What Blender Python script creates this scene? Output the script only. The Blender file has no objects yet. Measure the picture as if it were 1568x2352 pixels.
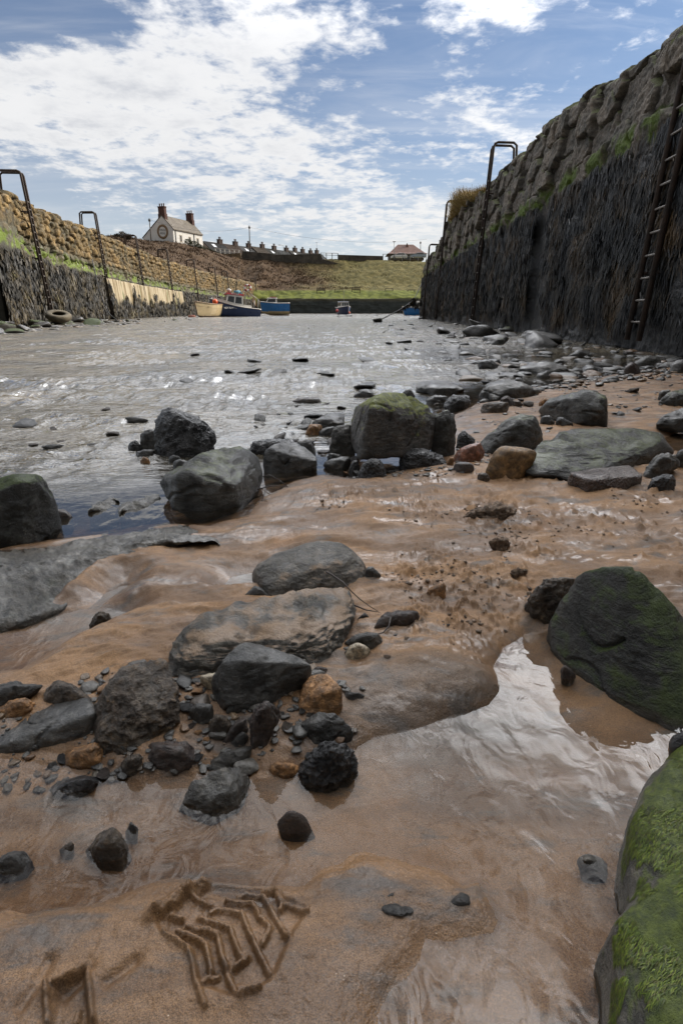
import bpy, bmesh, math, random
import numpy as np
from mathutils import Vector, Matrix
random.seed(7)
SC = bpy.context.scene
COL = SC.collection
# ------------------------------------------------------------------ camera
F, CX, CY, HZ, EYE = 1277.0, 784.0, 1176.0, 714.0, 0.55   # photo measured at 1568 x 2352
PITCH = math.atan((CY - HZ) / F)
cam = bpy.data.cameras.new('camera'); camo = bpy.data.objects.new('camera', cam); COL.objects.link(camo)
camo.location = (0, 0, EYE); camo.rotation_euler = (math.pi / 2 - PITCH, 0, 0)
cam.sensor_fit = 'VERTICAL'; cam.sensor_height = 36; cam.lens = F / 2352 * 36
cam.clip_start = 0.02; cam.clip_end = 3000
SC.camera = camo
# ------------------------------------------------------------------ node helper
def nd(t, typ, ins=None, **at):
    n = t.nodes.new(typ)
    for k, v in at.items(): setattr(n, k, v)
    for k, v in (ins or {}).items():
        s = n.inputs[k]
        if hasattr(v, 'is_linked'): t.links.new(v, s)
        else:
            if hasattr(s, 'default_value') and hasattr(s.default_value, '__len__') and not hasattr(v, '__len__'):
                v = (v,) * len(s.default_value)
            elif hasattr(v, '__len__') and len(v) == 3 and s.type == 'RGBA': v = (*v, 1)
            s.default_value = v
    return n
def mth(t, op, a, b=0.0, c=0.0, clamp=False):
    return nd(t, 'ShaderNodeMath', {0: a, 1: b, 2: c}, operation=op, use_clamp=clamp).outputs[0]
def smooth(t, v, a, b, lo=0.0, hi=1.0):
    return nd(t, 'ShaderNodeMapRange', {0: v, 1: a, 2: b, 3: lo, 4: hi}, interpolation_type='SMOOTHSTEP').outputs[0]
def lin(t, v, a, b, lo=0.0, hi=1.0):
    return nd(t, 'ShaderNodeMapRange', {0: v, 1: a, 2: b, 3: lo, 4: hi}).outputs[0]
def mix(t, f, a, b, mode='MIX'):
    n = nd(t, 'ShaderNodeMix', {0: f}, data_type='RGBA', blend_type=mode)
    for k, v in ((6, a), (7, b)):
        if hasattr(v, 'is_linked'): t.links.new(v, n.inputs[k])
        else: n.inputs[k].default_value = (*v, 1) if len(v) == 3 else v
    return n.outputs[2]
def noise(t, vec, sc, det=4.0, rough=0.55, dist=0.0):
    return nd(t, 'ShaderNodeTexNoise', {'Vector': vec, 'Scale': sc, 'Detail': det, 'Roughness': rough, 'Distortion': dist}).outputs['Fac']
# ------------------------------------------------------------------ sun, sky
SUN_AZ, SUN_EL = math.radians(62), math.radians(29)
SUND = Vector((math.sin(SUN_AZ) * math.cos(SUN_EL), math.cos(SUN_AZ) * math.cos(SUN_EL), math.sin(SUN_EL)))
sl = bpy.data.lights.new('sun', 'SUN'); sl.energy = 4.0; sl.angle = math.radians(0.6); sl.color = (1.0, 0.86, 0.68)
so = bpy.data.objects.new('sun', sl); COL.objects.link(so); so.rotation_euler = SUND.to_track_quat('Z', 'Y').to_euler()
so.location = (20, 10, 30)
w = bpy.data.worlds.new('World'); SC.world = w; w.use_nodes = True
t = w.node_tree; t.nodes.clear()
tc = nd(t, 'ShaderNodeTexCoord'); D = tc.outputs['Generated']
sky = nd(t, 'ShaderNodeTexSky', sky_type='NISHITA', sun_disc=False, sun_elevation=SUN_EL, sun_rotation=SUN_AZ, air_density=1.0, dust_density=0.6, ozone_density=2.0)
sx = nd(t, 'ShaderNodeSeparateXYZ', {0: D}); X, Y, Zz = sx.outputs
zc = mth(t, 'MAXIMUM', Zz, 0.0)
den = mth(t, 'ADD', zc, 0.10)
U = mth(t, 'DIVIDE', X, den); V = mth(t, 'DIVIDE', Y, den)
uv = nd(t, 'ShaderNodeCombineXYZ', {0: U, 1: V, 2: 0.0}).outputs[0]
az = mth(t, 'ARCTAN2', X, Y); el = mth(t, 'ARCSINE', Zz)
def blob(a0, e0, ra, re, amp):
    a = mth(t, 'DIVIDE', mth(t, 'SUBTRACT', az, math.radians(a0)), math.radians(ra))
    e = mth(t, 'DIVIDE', mth(t, 'SUBTRACT', el, math.radians(e0)), math.radians(re))
    r2 = mth(t, 'ADD', mth(t, 'MULTIPLY', a, a), mth(t, 'MULTIPLY', e, e))
    return mth(t, 'MULTIPLY', mth(t, 'EXPONENT', mth(t, 'MULTIPLY', r2, -1.0)), amp)
bias = None
BLOBS = [(-19, 18.0, 7, 2.6, 0.13), (-20, 15.5, 13, 4.6, 0.15), (-6, 12, 8, 4.5, 0.11), (-8, 20.5, 9, 2.2, 0.12), (-30, 12, 9, 3.5, 0.08), (12, 22, 4.5, 2.0, 0.14), (12, 14, 5.5, 3.0, 0.12), (-22, 8.5, 8, 1.5, 0.05), (22, 12, 6, 3, 0.05),
         (-25, 20.5, 9, 2.2, -0.30), (4.5, 18.5, 3.5, 3.0, -0.07), (-29, 8.8, 6, 2.0, -0.25), (20, 19, 6, 4, -0.05), (6, 7.5, 8, 2.5, 0.12), (8, 13.5, 3.0, 3.5, -0.06)]
for b in BLOBS:
    v = blob(*b); bias = v if bias is None else mth(t, 'ADD', bias, v)
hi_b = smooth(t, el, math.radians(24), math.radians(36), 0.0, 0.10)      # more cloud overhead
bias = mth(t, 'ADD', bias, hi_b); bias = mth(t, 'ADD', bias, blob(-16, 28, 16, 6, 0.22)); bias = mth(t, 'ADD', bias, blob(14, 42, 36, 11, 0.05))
bias = mth(t, 'ADD', bias, smooth(t, Y, 0.15, -0.3, 0.0, 0.16))
n1 = noise(t, uv, 2.3, 9.0, 0.58, 0.15)
n2 = nd(t, 'ShaderNodeTexNoise', {'Vector': uv, 'Scale': 6.6, 'Detail': 6.0, 'Roughness': 0.6}).outputs['Fac']
n3 = noise(t, uv, 16.0, 5.0, 0.6, 0.3)
dens = mth(t, 'ADD', mth(t, 'ADD', mth(t, 'MULTIPLY', n1, 0.36), mth(t, 'ADD', mth(t, 'MULTIPLY', n2, 0.40), mth(t, 'MULTIPLY', n3, 0.24))), bias)
cl = smooth(t, dens, 0.505, 0.665)
wisp = smooth(t, noise(t, nd(t, 'ShaderNodeMapping', {0: uv, 'Rotation': (0, 0, 0.5), 'Scale': (0.5, 1.6, 1)}).outputs[0], 1.6, 6.0, 0.6, 0.6), 0.42, 0.75, 0.0, 0.30)
sund = nd(t, 'ShaderNodeVectorMath', {0: D, 1: tuple(SUND)}, operation='DOT_PRODUCT').outputs['Value']
glow = mth(t, 'POWER', mth(t, 'MAXIMUM', sund, 0.0), 5.0)
glow2 = mth(t, 'POWER', mth(t, 'MAXIMUM', sund, 0.0), 40.0)
shade = smooth(t, noise(t, nd(t, 'ShaderNodeMapping', {0: uv, 'Location': (0.06, -0.10, 0)}).outputs[0], 3.6, 6.0, 0.55), 0.36, 0.64)
under = smooth(t, dens, 0.60, 0.86)
ccol = mix(t, mth(t, 'MULTIPLY', mth(t, 'MULTIPLY', under, mth(t, 'SUBTRACT', 1.0, shade)), 0.9), (6.7, 6.75, 6.9), (3.9, 4.15, 4.7))
over = mth(t, 'ADD', smooth(t, el, math.radians(22), math.radians(60), 1.0, 1.5), mth(t, 'ADD', mth(t, 'ADD', blob(15, 34.5, 36, 7.0, 6.8), blob(-22, 47, 22, 8, 2.6)), blob(0, 70, 90, 14, 8.0)))          # brighter overhead; bright lobes added out of view to light ground and pool
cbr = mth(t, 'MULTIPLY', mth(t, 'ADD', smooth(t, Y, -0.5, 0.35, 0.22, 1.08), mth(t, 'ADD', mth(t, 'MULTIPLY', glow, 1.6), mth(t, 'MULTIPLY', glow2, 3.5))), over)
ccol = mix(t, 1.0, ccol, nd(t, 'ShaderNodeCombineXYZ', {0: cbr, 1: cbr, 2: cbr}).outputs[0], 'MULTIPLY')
sky_b = smooth(t, Y, -0.6, 0.2, 0.45, 1.0)
skyc = mix(t, 0.05, mix(t, 1.0, sky.outputs[0], (0.42, 0.62, 0.82), 'MULTIPLY'), (4.6, 4.9, 5.2))
skyc = mix(t, 1.0, skyc, nd(t, 'ShaderNodeCombineXYZ', {0: sky_b, 1: sky_b, 2: sky_b}).outputs[0], 'MULTIPLY')
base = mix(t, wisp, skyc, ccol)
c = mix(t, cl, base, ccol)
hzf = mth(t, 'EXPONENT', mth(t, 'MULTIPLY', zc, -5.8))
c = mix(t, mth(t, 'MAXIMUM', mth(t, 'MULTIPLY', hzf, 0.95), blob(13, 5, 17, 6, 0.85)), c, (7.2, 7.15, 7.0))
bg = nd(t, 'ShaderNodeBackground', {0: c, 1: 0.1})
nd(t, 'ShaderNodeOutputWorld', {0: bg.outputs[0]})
SC.view_settings.view_transform = 'Standard'; SC.view_settings.look = 'None'; SC.view_settings.exposure = 0.28; SC.view_settings.gamma = 1.0
SC.cycles.max_bounces = 8; SC.cycles.transparent_max_bounces = 12; SC.cycles.use_denoising = True
SC.cycles.caustics_reflective = False; SC.cycles.caustics_refractive = False; SC.cycles.sample_clamp_indirect = 6.0
# ------------------------------------------------------------------ picture pixel -> place in the world
def ray(x, y):
    u, v = (x - CX) / F, (CY - y) / F
    return np.array([u, math.cos(PITCH) + v * math.sin(PITCH), -math.sin(PITCH) + v * math.cos(PITCH)])
def G(x, y, z=0.0):
    r = ray(x, y); return np.array([0, 0, EYE]) + r * ((z - EYE) / r[2])
def P(x, y, Yd):
    r = ray(x, y); return np.array([0, 0, EYE]) + r * (Yd / r[1])
CROPS = {1: (0, 1300, .3661), 2: (900, 1250, .3661), 3: (1731, 1250, .3661), 4: (0, 2000, .3661), 5: (800, 2000, .3661), 6: (1731, 2000, .3661), 7: (0, 2900, .5), 8: (1366, 2900, .5), 0: (0, 0, 1.0)}
def cv(cr, pts):
    ox, oy, s = CROPS[cr]
    return [(ox * .5741 + x * s, oy * .5741 + y * s) for x, y in pts]
# ------------------------------------------------------------------ numpy noise
_r = np.random.RandomState(11)
_PT = np.concatenate([_r.permutation(256)] * 2)
_GR = _r.normal(size=(256, 3)); _GR /= np.linalg.norm(_GR, axis=1)[:, None]
def perlin(x, y, z):
    x, y, z = np.broadcast_arrays(np.asarray(x, float), np.asarray(y, float), np.asarray(z, float))
    xi, yi, zi = np.floor(x).astype(int), np.floor(y).astype(int), np.floor(z).astype(int)
    xf, yf, zf = x - xi, y - yi, z - zi
    f = lambda q: q * q * q * (q * (q * 6 - 15) + 10)
    u, v, ww = f(xf), f(yf), f(zf)
    out = 0
    for dx in (0, 1):
        for dy in (0, 1):
            for dz in (0, 1):
                h = _PT[(_PT[(_PT[(xi + dx) & 255] + yi + dy) & 255] + zi + dz) & 255]
                g = _GR[h]
                d = g[..., 0] * (xf - dx) + g[..., 1] * (yf - dy) + g[..., 2] * (zf - dz)
                out = out + d * (u if dx else 1 - u) * (v if dy else 1 - v) * (ww if dz else 1 - ww)
    return out * 1.5
def fbm(x, y, z, oct=4, gain=0.5, ridged=False):
    a, s, f = 1.0, 0.0, 1.0
    for i in range(oct):
        n = perlin(x * f + 17.3 * i, y * f - 9.1 * i, z * f + 3.7 * i)
        if ridged: n = 0.6 - 2 * np.abs(n)
        s = s + a * n; a *= gain; f *= 2.03
    return s
def sstep(v, a, b):
    q = np.clip((v - a) / (b - a), 0, 1); return q * q * (3 - 2 * q)
# ------------------------------------------------------------------ object helpers
def mesh_np(name, v, f, m=None, parent=None, smooth_=True, loc=None, attrs=None):
    me = bpy.data.meshes.new(name)
    v = np.asarray(v, np.float32)
    if loc is not None: v = v - np.asarray(loc, np.float32)
    f = np.asarray(f, np.int32); k = f.shape[1]
    me.vertices.add(len(v)); me.vertices.foreach_set('co', v.ravel())
    me.loops.add(f.size); me.loops.foreach_set('vertex_index', f.ravel())
    me.polygons.add(len(f)); me.polygons.foreach_set('loop_start', np.arange(0, f.size, k, dtype=np.int32))
    me.update(calc_edges=True); me.validate()
    if smooth_: me.polygons.foreach_set('use_smooth', np.ones(len(me.polygons), bool))
    for an, av in (attrs or {}).items():
        at = me.attributes.new(an, 'FLOAT', 'POINT'); at.data.foreach_set('value', np.asarray(av, np.float32))
    if m: me.materials.append(m)
    o = bpy.data.objects.new(name, me); COL.objects.link(o)
    if loc is not None: o.location = [float(q) for q in loc]
    if parent: o.parent = parent
    return o
def grid_faces(nu, nv):
    i = np.arange((nu - 1) * (nv - 1)); a = (i // (nv - 1)) * nv + i % (nv - 1)
    return np.stack([a, a + nv, a + nv + 1, a + 1], 1)
def tag(o, label=None, cat=None, group=None, kind=None):
    for k, v in (('label', label), ('category', cat), ('group', group), ('kind', kind)):
        if v: o[k] = v
    return o
def empty(name, loc, label=None, cat=None, group=None, rz=0.0, rot=None):
    o = bpy.data.objects.new(name, None); COL.objects.link(o); o.location = [float(q) for q in loc]
    o.rotation_euler = rot or (0, 0, rz); o.empty_display_size = 0.1
    return tag(o, label, cat, group)
class MB:
    """collects boxes, prisms, tubes and lathes; build() links them as ONE mesh object"""
    def __init__(s): s.v, s.f = [], []
    def add(s, v, f):
        k = len(s.v); s.v += [tuple(map(float, q)) for q in v]; s.f += [tuple(i + k for i in q) for q in f]; return s
    def box(s, x0, x1, y0, y1, z0, z1):
        v = [(x, y, z) for x in (x0, x1) for y in (y0, y1) for z in (z0, z1)]
        return s.add(v, [(0, 1, 3, 2), (4, 6, 7, 5), (0, 4, 5, 1), (2, 3, 7, 6), (0, 2, 6, 4), (1, 5, 7, 3)])
    def prism(s, poly, y0, y1):          # poly in x,z
        n = len(poly); v = [(x, y0, z) for x, z in poly] + [(x, y1, z) for x, z in poly]
        return s.add(v, [tuple(range(n)), tuple(range(2 * n - 1, n - 1, -1))] + [(i, (i + 1) % n, n + (i + 1) % n, n + i) for i in range(n)])
    def quad(s, *p): return s.add(p, [tuple(range(len(p)))])
    def tube(s, path, r, n=8, r1=None):
        path = [Vector(map(float, q)) for q in path]; rings = []
        up = Vector((0.13, 0.21, 0.97))
        for i, q in enumerate(path):
            d = (path[min(i + 1, len(path) - 1)] - path[max(i - 1, 0)]).normalized()
            a = d.cross(up); a = (d.cross(Vector((1, 0.1, 0))) if a.length < 0.05 else a).normalized(); b = d.cross(a)
            rr = r if r1 is None else r + (r1 - r) * i / max(1, len(path) - 1)
            rings.append([q + (a * math.cos(6.2832 * k / n) + b * math.sin(6.2832 * k / n)) * rr for k in range(n)])
        v = [q for R in rings for q in R]; f = []
        for i in range(len(path) - 1):
            for k in range(n): f.append((i * n + k, i * n + (k + 1) % n, (i + 1) * n + (k + 1) % n, (i + 1) * n + k))
        f += [tuple(range(n))[::-1], tuple(range((len(path) - 1) * n, len(path) * n))]
        return s.add(v, f)
    def lathe(s, prof, n=16, axis='z', c=(0, 0, 0)):
        v = []
        for r, z in prof:
            for k in range(n):
                a = 6.2832 * k / n; p = (r * math.cos(a), r * math.sin(a), z)
                if axis == 'x': p = (p[2], p[0], p[1])
                if axis == 'y': p = (p[0], p[2], p[1])
                v.append((p[0] + c[0], p[1] + c[1], p[2] + c[2]))
        f = [(i * n + k, i * n + (k + 1) % n, (i + 1) * n + (k + 1) % n, (i + 1) * n + k) for i in range(len(prof) - 1) for k in range(n)]
        f += [tuple(range(n))[::-1], tuple(range((len(prof) - 1) * n, len(prof) * n))]
        return s.add(v, f)
    def build(s, name, m=None, parent=None, smooth_=False, bevel=0.0, xf=None):
        me = bpy.data.meshes.new(name); me.from_pydata([xf(q) for q in s.v] if xf else s.v, [], s.f); me.update()
        bm = bmesh.new(); bm.from_mesh(me)
        bmesh.ops.recalc_face_normals(bm, faces=bm.faces)
        if bevel: bmesh.ops.bevel(bm, geom=[e for e in bm.edges if len(e.link_faces) == 2 and e.calc_face_angle(0) > 0.6], offset=bevel, segments=2, affect='EDGES')
        for fc in bm.faces: fc.smooth = smooth_
        bm.to_mesh(me); bm.free()
        if m: me.materials.append(m)
        o = bpy.data.objects.new(name, me); COL.objects.link(o)
        if parent: o.parent = parent
        return o
def newmat(name):
    m = bpy.data.materials.new(name); m.use_nodes = True; t = m.node_tree; t.nodes.clear()
    out = nd(t, 'ShaderNodeOutputMaterial'); b = nd(t, 'ShaderNodeBsdfPrincipled')
    t.links.new(b.outputs[0], out.inputs[0]); return m, t, b, out
def lk(t, b, **kw):
    for k, v in kw.items():
        s = b.inputs[k.replace('_', ' ')]
        if hasattr(v, 'is_linked'): t.links.new(v, s)
        else: s.default_value = (*v, 1) if hasattr(v, '__len__') and len(v) == 3 and s.type == 'RGBA' else v
def bump(t, h, strength, dist):
    return nd(t, 'ShaderNodeBump', {'Height': h, 'Strength': strength, 'Distance': dist}).outputs[0]
def paint(name, c, rough=0.5, var=0.25, sc=6.0, metal=0.0, c2=None, bmp=0.0, bs=30.0, bd=0.01, spec=0.5):
    m, t, b, o = newmat(name); co = nd(t, 'ShaderNodeTexCoord').outputs['Object']
    n = noise(t, co, sc, 6, 0.65)
    dark = c2 or tuple(q * (1 - var) for q in c)
    lk(t, b, Base_Color=mix(t, smooth(t, n, 0.35, 0.65), dark, c), Roughness=lin(t, noise(t, co, sc * 2.3), 0.3, 0.7, max(rough - .12, 0.05), min(rough + .12, 1)), Metallic=metal, Specular_IOR_Level=spec)
    if bmp: lk(t, b, Normal=bump(t, noise(t, co, bs, 6, 0.65), bmp, bd))
    return m
# ================================================================== SETTING: beach ground
A_PX = [(-500, 1290), (0, 1262), (110, 1243), (250, 1226), (372, 1205), (480, 1207), (560, 1182), (610, 1140), (680, 1105), (740, 1090), (800, 1098), (880, 1092), (960, 1070), (1010, 1020), (1040, 955), (1100, 925), (1200, 898), (1300, 880), (1420, 858), (1568, 842), (2300, 812),
        (3200, 1250), (1750, 1560), (1400, 1570), (1290, 1500), (1250, 1452), (1200, 1462), (1160, 1490), (1142, 1530), (1146, 1580), (1125, 1620), (1060, 1642), (960, 1670), (860, 1692), (825, 1715), (760, 1745), (690, 1768), (600, 1778), (520, 1745), (450, 1770), (330, 1795), (240, 1760), (140, 1735), (0, 1725), (-500, 1690)]
B_PX = [(-700, 2120), (0, 2100), (65, 2100), (100, 2090), (200, 2078), (240, 2068), (300, 2050), (375, 2030), (480, 2022), (600, 2026), (650, 2027), (700, 2036), (740, 2015), (784, 2005), (835, 1972), (924, 1980), (1014, 2000), (1060, 2025), (1104, 2005), (1134, 2060), (1145, 2115), (1130, 2145), (1034, 2162), (974, 2150), (958, 2195), (910, 2255), (860, 2330), (840, 2500), (-700, 2700)]
PUDDLES = [([(-60, 1452), (60, 1425), (130, 1395), (240, 1388), (300, 1400), (220, 1440), (160, 1462), (100, 1500), (50, 1532), (0, 1535), (-60, 1545)], .014),
           ([(505, 1345), (530, 1320), (585, 1308), (590, 1340)], .012), ([(1500, 1012), (1568, 985), (1660, 1000), (1650, 1065), (1568, 1052)], .015), ([(245, 1345), (290, 1325), (305, 1335), (262, 1365), (215, 1400), (200, 1395)], .008)]
def plan(px, z=0.0): return np.array([G(x, y, z)[:2] for x, y in px])
A_PL, B_PL = plan(A_PX), plan(B_PX)
PUD = [(plan(p, .006), d) for p, d in PUDDLES]
LEDGE_PL = plan(cv(4, [(-220, 335), (330, 285), (700, 215), (950, 180), (1180, 160), (1240, 205), (1290, 240), (1130, 295), (1000, 325), (900, 370), (700, 430), (560, 520), (470, 590), (400, 640), (250, 700), (150, 735), (0, 770), (-220, 775)]))
def sdist(px, py, poly, lim=3.0):
    """signed distance to polygon (positive inside), clipped to +-lim"""
    out = np.full(px.shape, 1e9); ins = np.zeros(px.shape, bool); n = len(poly)
    for i in range(n):
        x1, y1 = poly[i]; x2, y2 = poly[(i + 1) % n]
        ex, ey = x2 - x1, y2 - y1; L = ex * ex + ey * ey + 1e-12
        tt = np.clip(((px - x1) * ex + (py - y1) * ey) / L, 0, 1)
        out = np.minimum(out, (px - x1 - tt * ex) ** 2 + (py - y1 - tt * ey) ** 2)
        c = ((y1 > py) != (y2 > py))
        with np.errstate(divide='ignore', invalid='ignore'): xi = ex * (py - y1) / (ey if ey else 1e-12) + x1
        ins ^= c & (px < xi)
    return np.clip(np.where(ins, 1, -1) * np.sqrt(out), -lim, lim)
TREAD = [[(755, 955), (830, 1000), (870, 1035), (890, 1100), (905, 1185), (940, 1290)], [(785, 870), (835, 890)], [(815, 950), (900, 975), (945, 1010), (970, 1130)], [(860, 925), (960, 940), (1000, 970), (1020, 1060), (1060, 1180), (1095, 1240), (1190, 1210)],
         [(915, 875), (1000, 900), (1060, 930), (1080, 990), (1100, 1050), (1135, 1065), (1080, 1110)], [(870, 765), (970, 820)], [(965, 850), (1000, 830), (1110, 850), (1150, 950), (1190, 1040), (1240, 1140)], [(1040, 790), (1160, 795), (1190, 860), (1240, 910), (1205, 990)],
         [(1090, 770), (1130, 745), (1210, 760), (1250, 840), (1320, 960)], [(1205, 735), (1260, 735), (1290, 790)], [(1285, 830), (1300, 785), (1410, 850)], [(930, 1170), (1000, 1150)], [(255, 1190), (400, 1100), (410, 1200), (428, 1372)], [(215, 1210), (222, 1372)], [(360, 1320), (350, 1372)]]
HEELRIM = [(695, 880), (735, 850), (780, 830), (845, 765), (940, 710)]
SOLE = [(700, 900), (790, 800), (950, 700), (1260, 720), (1420, 830), (1330, 985), (1260, 1160), (1180, 1220), (1080, 1250), (900, 1190), (860, 1040), (740, 960)]
GROOVE = [[(95, 1290), (170, 1190), (225, 1080)], [(490, 1175), (620, 1080)], [(300, 1215), (400, 1120)]]
SOLE2 = [(250, 1200), (400, 1110), (430, 1400), (230, 1400)]
def seg_d(px, py, line):
    out = np.full(px.shape, 1e9)
    for (x1, y1), (x2, y2) in zip(line[:-1], line[1:]):
        ex, ey = x2 - x1, y2 - y1; tt = np.clip(((px - x1) * ex + (py - y1) * ey) / (ex * ex + ey * ey + 1e-12), 0, 1)
        out = np.minimum(out, (px - x1 - tt * ex) ** 2 + (py - y1 - tt * ey) ** 2)
    return np.sqrt(out)
TRZ = 0.012
TR_PL = [plan(cv(7, l), TRZ) for l in TREAD]; HR_PL = plan(cv(7, HEELRIM), TRZ); SO_PL = plan(cv(7, SOLE), TRZ); SO2_PL = plan(cv(7, SOLE2), TRZ); GR_PL = [plan(cv(7, l), TRZ) for l in GROOVE]
STIR = [(G(x, y)[0], G(x, y)[1], r) for x, y, r in [(1130, 1170, .12), (1150, 1225, .12), (1000, 1320, .09), (1340, 1220, .13), (960, 1190, .1), (780, 1160, .1), (1130, 1370, .1), (1480, 1150, .14), (1060, 1420, .1), (1000, 1450, .07), (940, 1350, .06), (1200, 1300, .07)]]
def ground_h(x, y, detail=True):
    wob = 0.012 * fbm(x * 9, y * 9, 0.5, 3)
    sa = sdist(x, y, A_PL) + wob * sstep(y, .4, 1.0); sb = sdist(x, y, B_PL) + wob * .35
    riv = sstep(y - 0.06 * x, 1.05, 1.5)                                # 0 at the pool, 1 on the river side
    ka = .034 + .106 * riv; top = .031 + .007 * riv + .014 * np.exp(-((x - G(1010, 1560, .03)[0]) / .14) ** 2 - ((y - G(1010, 1560, .03)[1]) / .10) ** 2)
    ha = np.where(sa > 0, top * (1 - np.exp(-sa / ka)), -(.022 + .18 * riv) * (1 - np.exp(sa / (.05 + .5 * riv))))
    hb = np.where(sb > 0, .014 * (1 - np.exp(-sb / .02)), -(.022 + .18 * riv) * (1 - np.exp(sb / .06)))
    h = np.maximum(ha, hb)
    land = sstep(np.maximum(sa, sb), 0.0, .10)
    h = h + land * riv * 0 + land * sstep(sa, 0, .2) * (.012 * fbm(x * 3.1, y * 3.1, 2.2, 3) + .008 * fbm(x * 4 + y * 2, (y * 9 - x * 3), 5.2, 3) + .0045 * fbm(x * 7 + y * 5, (y * 24 - x * 8), 1.4, 3, .5, True))
    h = h + (1 - land) * .006 * fbm(x * 6, y * 6, 8.1, 3) * (1 - riv)
    for pl, d in PUD:
        m = (np.abs(x - pl[:, 0].mean()) < .8) & (np.abs(y - pl[:, 1].mean()) < .8)
        if m.any():
            s = sdist(x[m], y[m], pl) + .3 * wob[m]; hh = h[m]
            k = sstep(s, -.06, .012); h[m] = hh * (1 - k) + k * (-d * sstep(s, -.01, .05))
    sdg = sdist(x, y, LEDGE_PL) if detail or True else 0
    h = h - .05 * sstep(sdg, -.01, .05)
    h = np.where(y > 100, np.maximum(h, -.3), h)
    if detail:
        m = (y < 4) & (np.abs(x) < 4)
        xx, yy = x[m], y[m]; hh = h[m]
        st = np.zeros(xx.shape)
        for cx, cy, r in STIR: st = np.maximum(st, np.exp(-(((xx - cx) / r) ** 2 + ((yy - cy) / r) ** 2)))
        dry = sstep(hh, .004, .02)
        cl_ = np.clip(fbm(xx * 26, yy * 26, 1.7, 4, .55, True), -.2, 1.2)
        hh = hh + .0022 * dry * fbm(xx * 30, yy * 42, 2.7, 3, .55) + dry * st * (.016 * np.clip(cl_ - .25, 0, 1) - .006 * np.clip(fbm(xx * 11, yy * 11, 4.1, 3), -1, 1))
        spots = np.clip(fbm(xx * 40, yy * 40, 9.3, 2) - .42, 0, .4)
        hh = hh + dry * spots * .03 * sstep(sa[m], .05, .3) * sstep(fbm(xx * 2.0, yy * 2.0, 6.6, 2), -.15, .25)
        hh = hh + .0009 * fbm(xx * 60, yy * 60, 3.3, 4, .6) * sstep(hh, -.01, .006)
        q = (yy < .62)
        xq, yq = xx[q], yy[q]; hq = hh[q]
        rough = .0012 * fbm(xq * 150, yq * 150, 2.0, 3, .6)
        hq = hq + rough * .4 * sstep(hq, 0, .006)
        for S, dep in ((SO_PL, .0070), (SO2_PL, .006)):
            s = sdist(xq, yq, S); hq = hq - dep * sstep(s, -.002, .006)
        rd = np.full(xq.shape, 9.)
        for l in TR_PL: rd = np.minimum(rd, seg_d(xq, yq, l))
        hq = hq + .0070 * (.75 + .5 * sstep(fbm(xq * 26, yq * 26, 3.3, 3), -.5, .3)) * np.exp(-(np.abs(rd + .0006 * fbm(xq * 190, yq * 190, 1., 3)) / .0025) ** 6) + rough * np.exp(-(rd / .006) ** 2)
        hr = seg_d(xq, yq, HR_PL); hq = hq + (.011 + 4 * rough) * np.exp(-(hr / .006) ** 2)
        for l in GR_PL: hq = hq - .006 * np.exp(-(seg_d(xq, yq, l) / .006) ** 2)
        hh[q] = hq; h[m] = hh
    return h
def axis_x(step0, flat, g, lim):
    r = [0.0]; s = step0
    while r[-1] < lim:
        if r[-1] > flat: s *= g
        r.append(r[-1] + s)
    r = np.array(r); return np.concatenate([-r[:0:-1], r])
def axis_y(y0, step0, flat, k, lim):
    r = [y0]
    while r[-1] < lim:
        y_ = r[-1]; r.append(y_ + (step0 if y_ < flat else max(step0, k * y_ * y_ if y_ < 3 else k * 3 * y_ )))
    return np.array(r)
gx = axis_x(.0013, .25, 1.0115, 320.0); gy = np.concatenate([np.linspace(-6, .2, 30)[:-1], axis_y(.2, .0014, .56, .0046, 420)])
GXX, GYY = np.meshgrid(gx, gy, indexing='ij')
gh = ground_h(GXX.ravel().copy(), GYY.ravel().copy())
print('ground', len(gx), len(gy))
# --- sand
m, t, b, o = newmat('sand'); SAND = m
co = nd(t, 'ShaderNodeTexCoord').outputs['Object']; geo = nd(t, 'ShaderNodeNewGeometry')
z = nd(t, 'ShaderNodeSeparateXYZ', {0: geo.outputs['Position']}).outputs[2]; far_y = nd(t, 'ShaderNodeSeparateXYZ', {0: geo.outputs['Position']}).outputs[1]
mp = nd(t, 'ShaderNodeMapping', {0: co, 'Rotation': (0, 0, -.35), 'Scale': (1.0, 2.4, 1)}).outputs[0]
nA = noise(t, mp, 3.2, 7, .62, .9); nB = noise(t, mp, 9.0, 6, .65, .5)
grain = noise(t, co, 850, 3, .7); g2 = nd(t, 'ShaderNodeTexVoronoi', {'Vector': co, 'Scale': 330.0}).outputs['Distance']
colA = mix(t, smooth(t, nA, .38, .62), (.128, .071, .032), (.228, .131, .060))
colA = mix(t, mth(t, 'MULTIPLY', smooth(t, nB, .50, .66), .80), colA, (.075, .068, .062))              # dark mineral streaks
px_c = G(1010, 1590, .03)
stn = nd(t, 'ShaderNodeVectorMath', {0: nd(t, 'ShaderNodeMapping', {0: co, 'Location': (-px_c[0] / .20, -px_c[1] / .10, 0), 'Scale': (1 / .20, 1 / .10, 0)}).outputs[0]}, operation='LENGTH').outputs['Value']
colA = mix(t, mth(t, 'MULTIPLY', smooth(t, mth(t, 'ADD', stn, mth(t, 'MULTIPLY', nB, 1.4)), 1.2, 1.9, 1, 0), mth(t, 'ADD', .25, mth(t, 'MULTIPLY', noise(t, mp, 7.0, 5, .65), .75))), colA, (.062, .054, .047))
colA = mix(t, smooth(t, noise(t, co, 5.5, 5, .6), .56, .72, 0, .5), colA, (.25, .13, .055))
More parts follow.
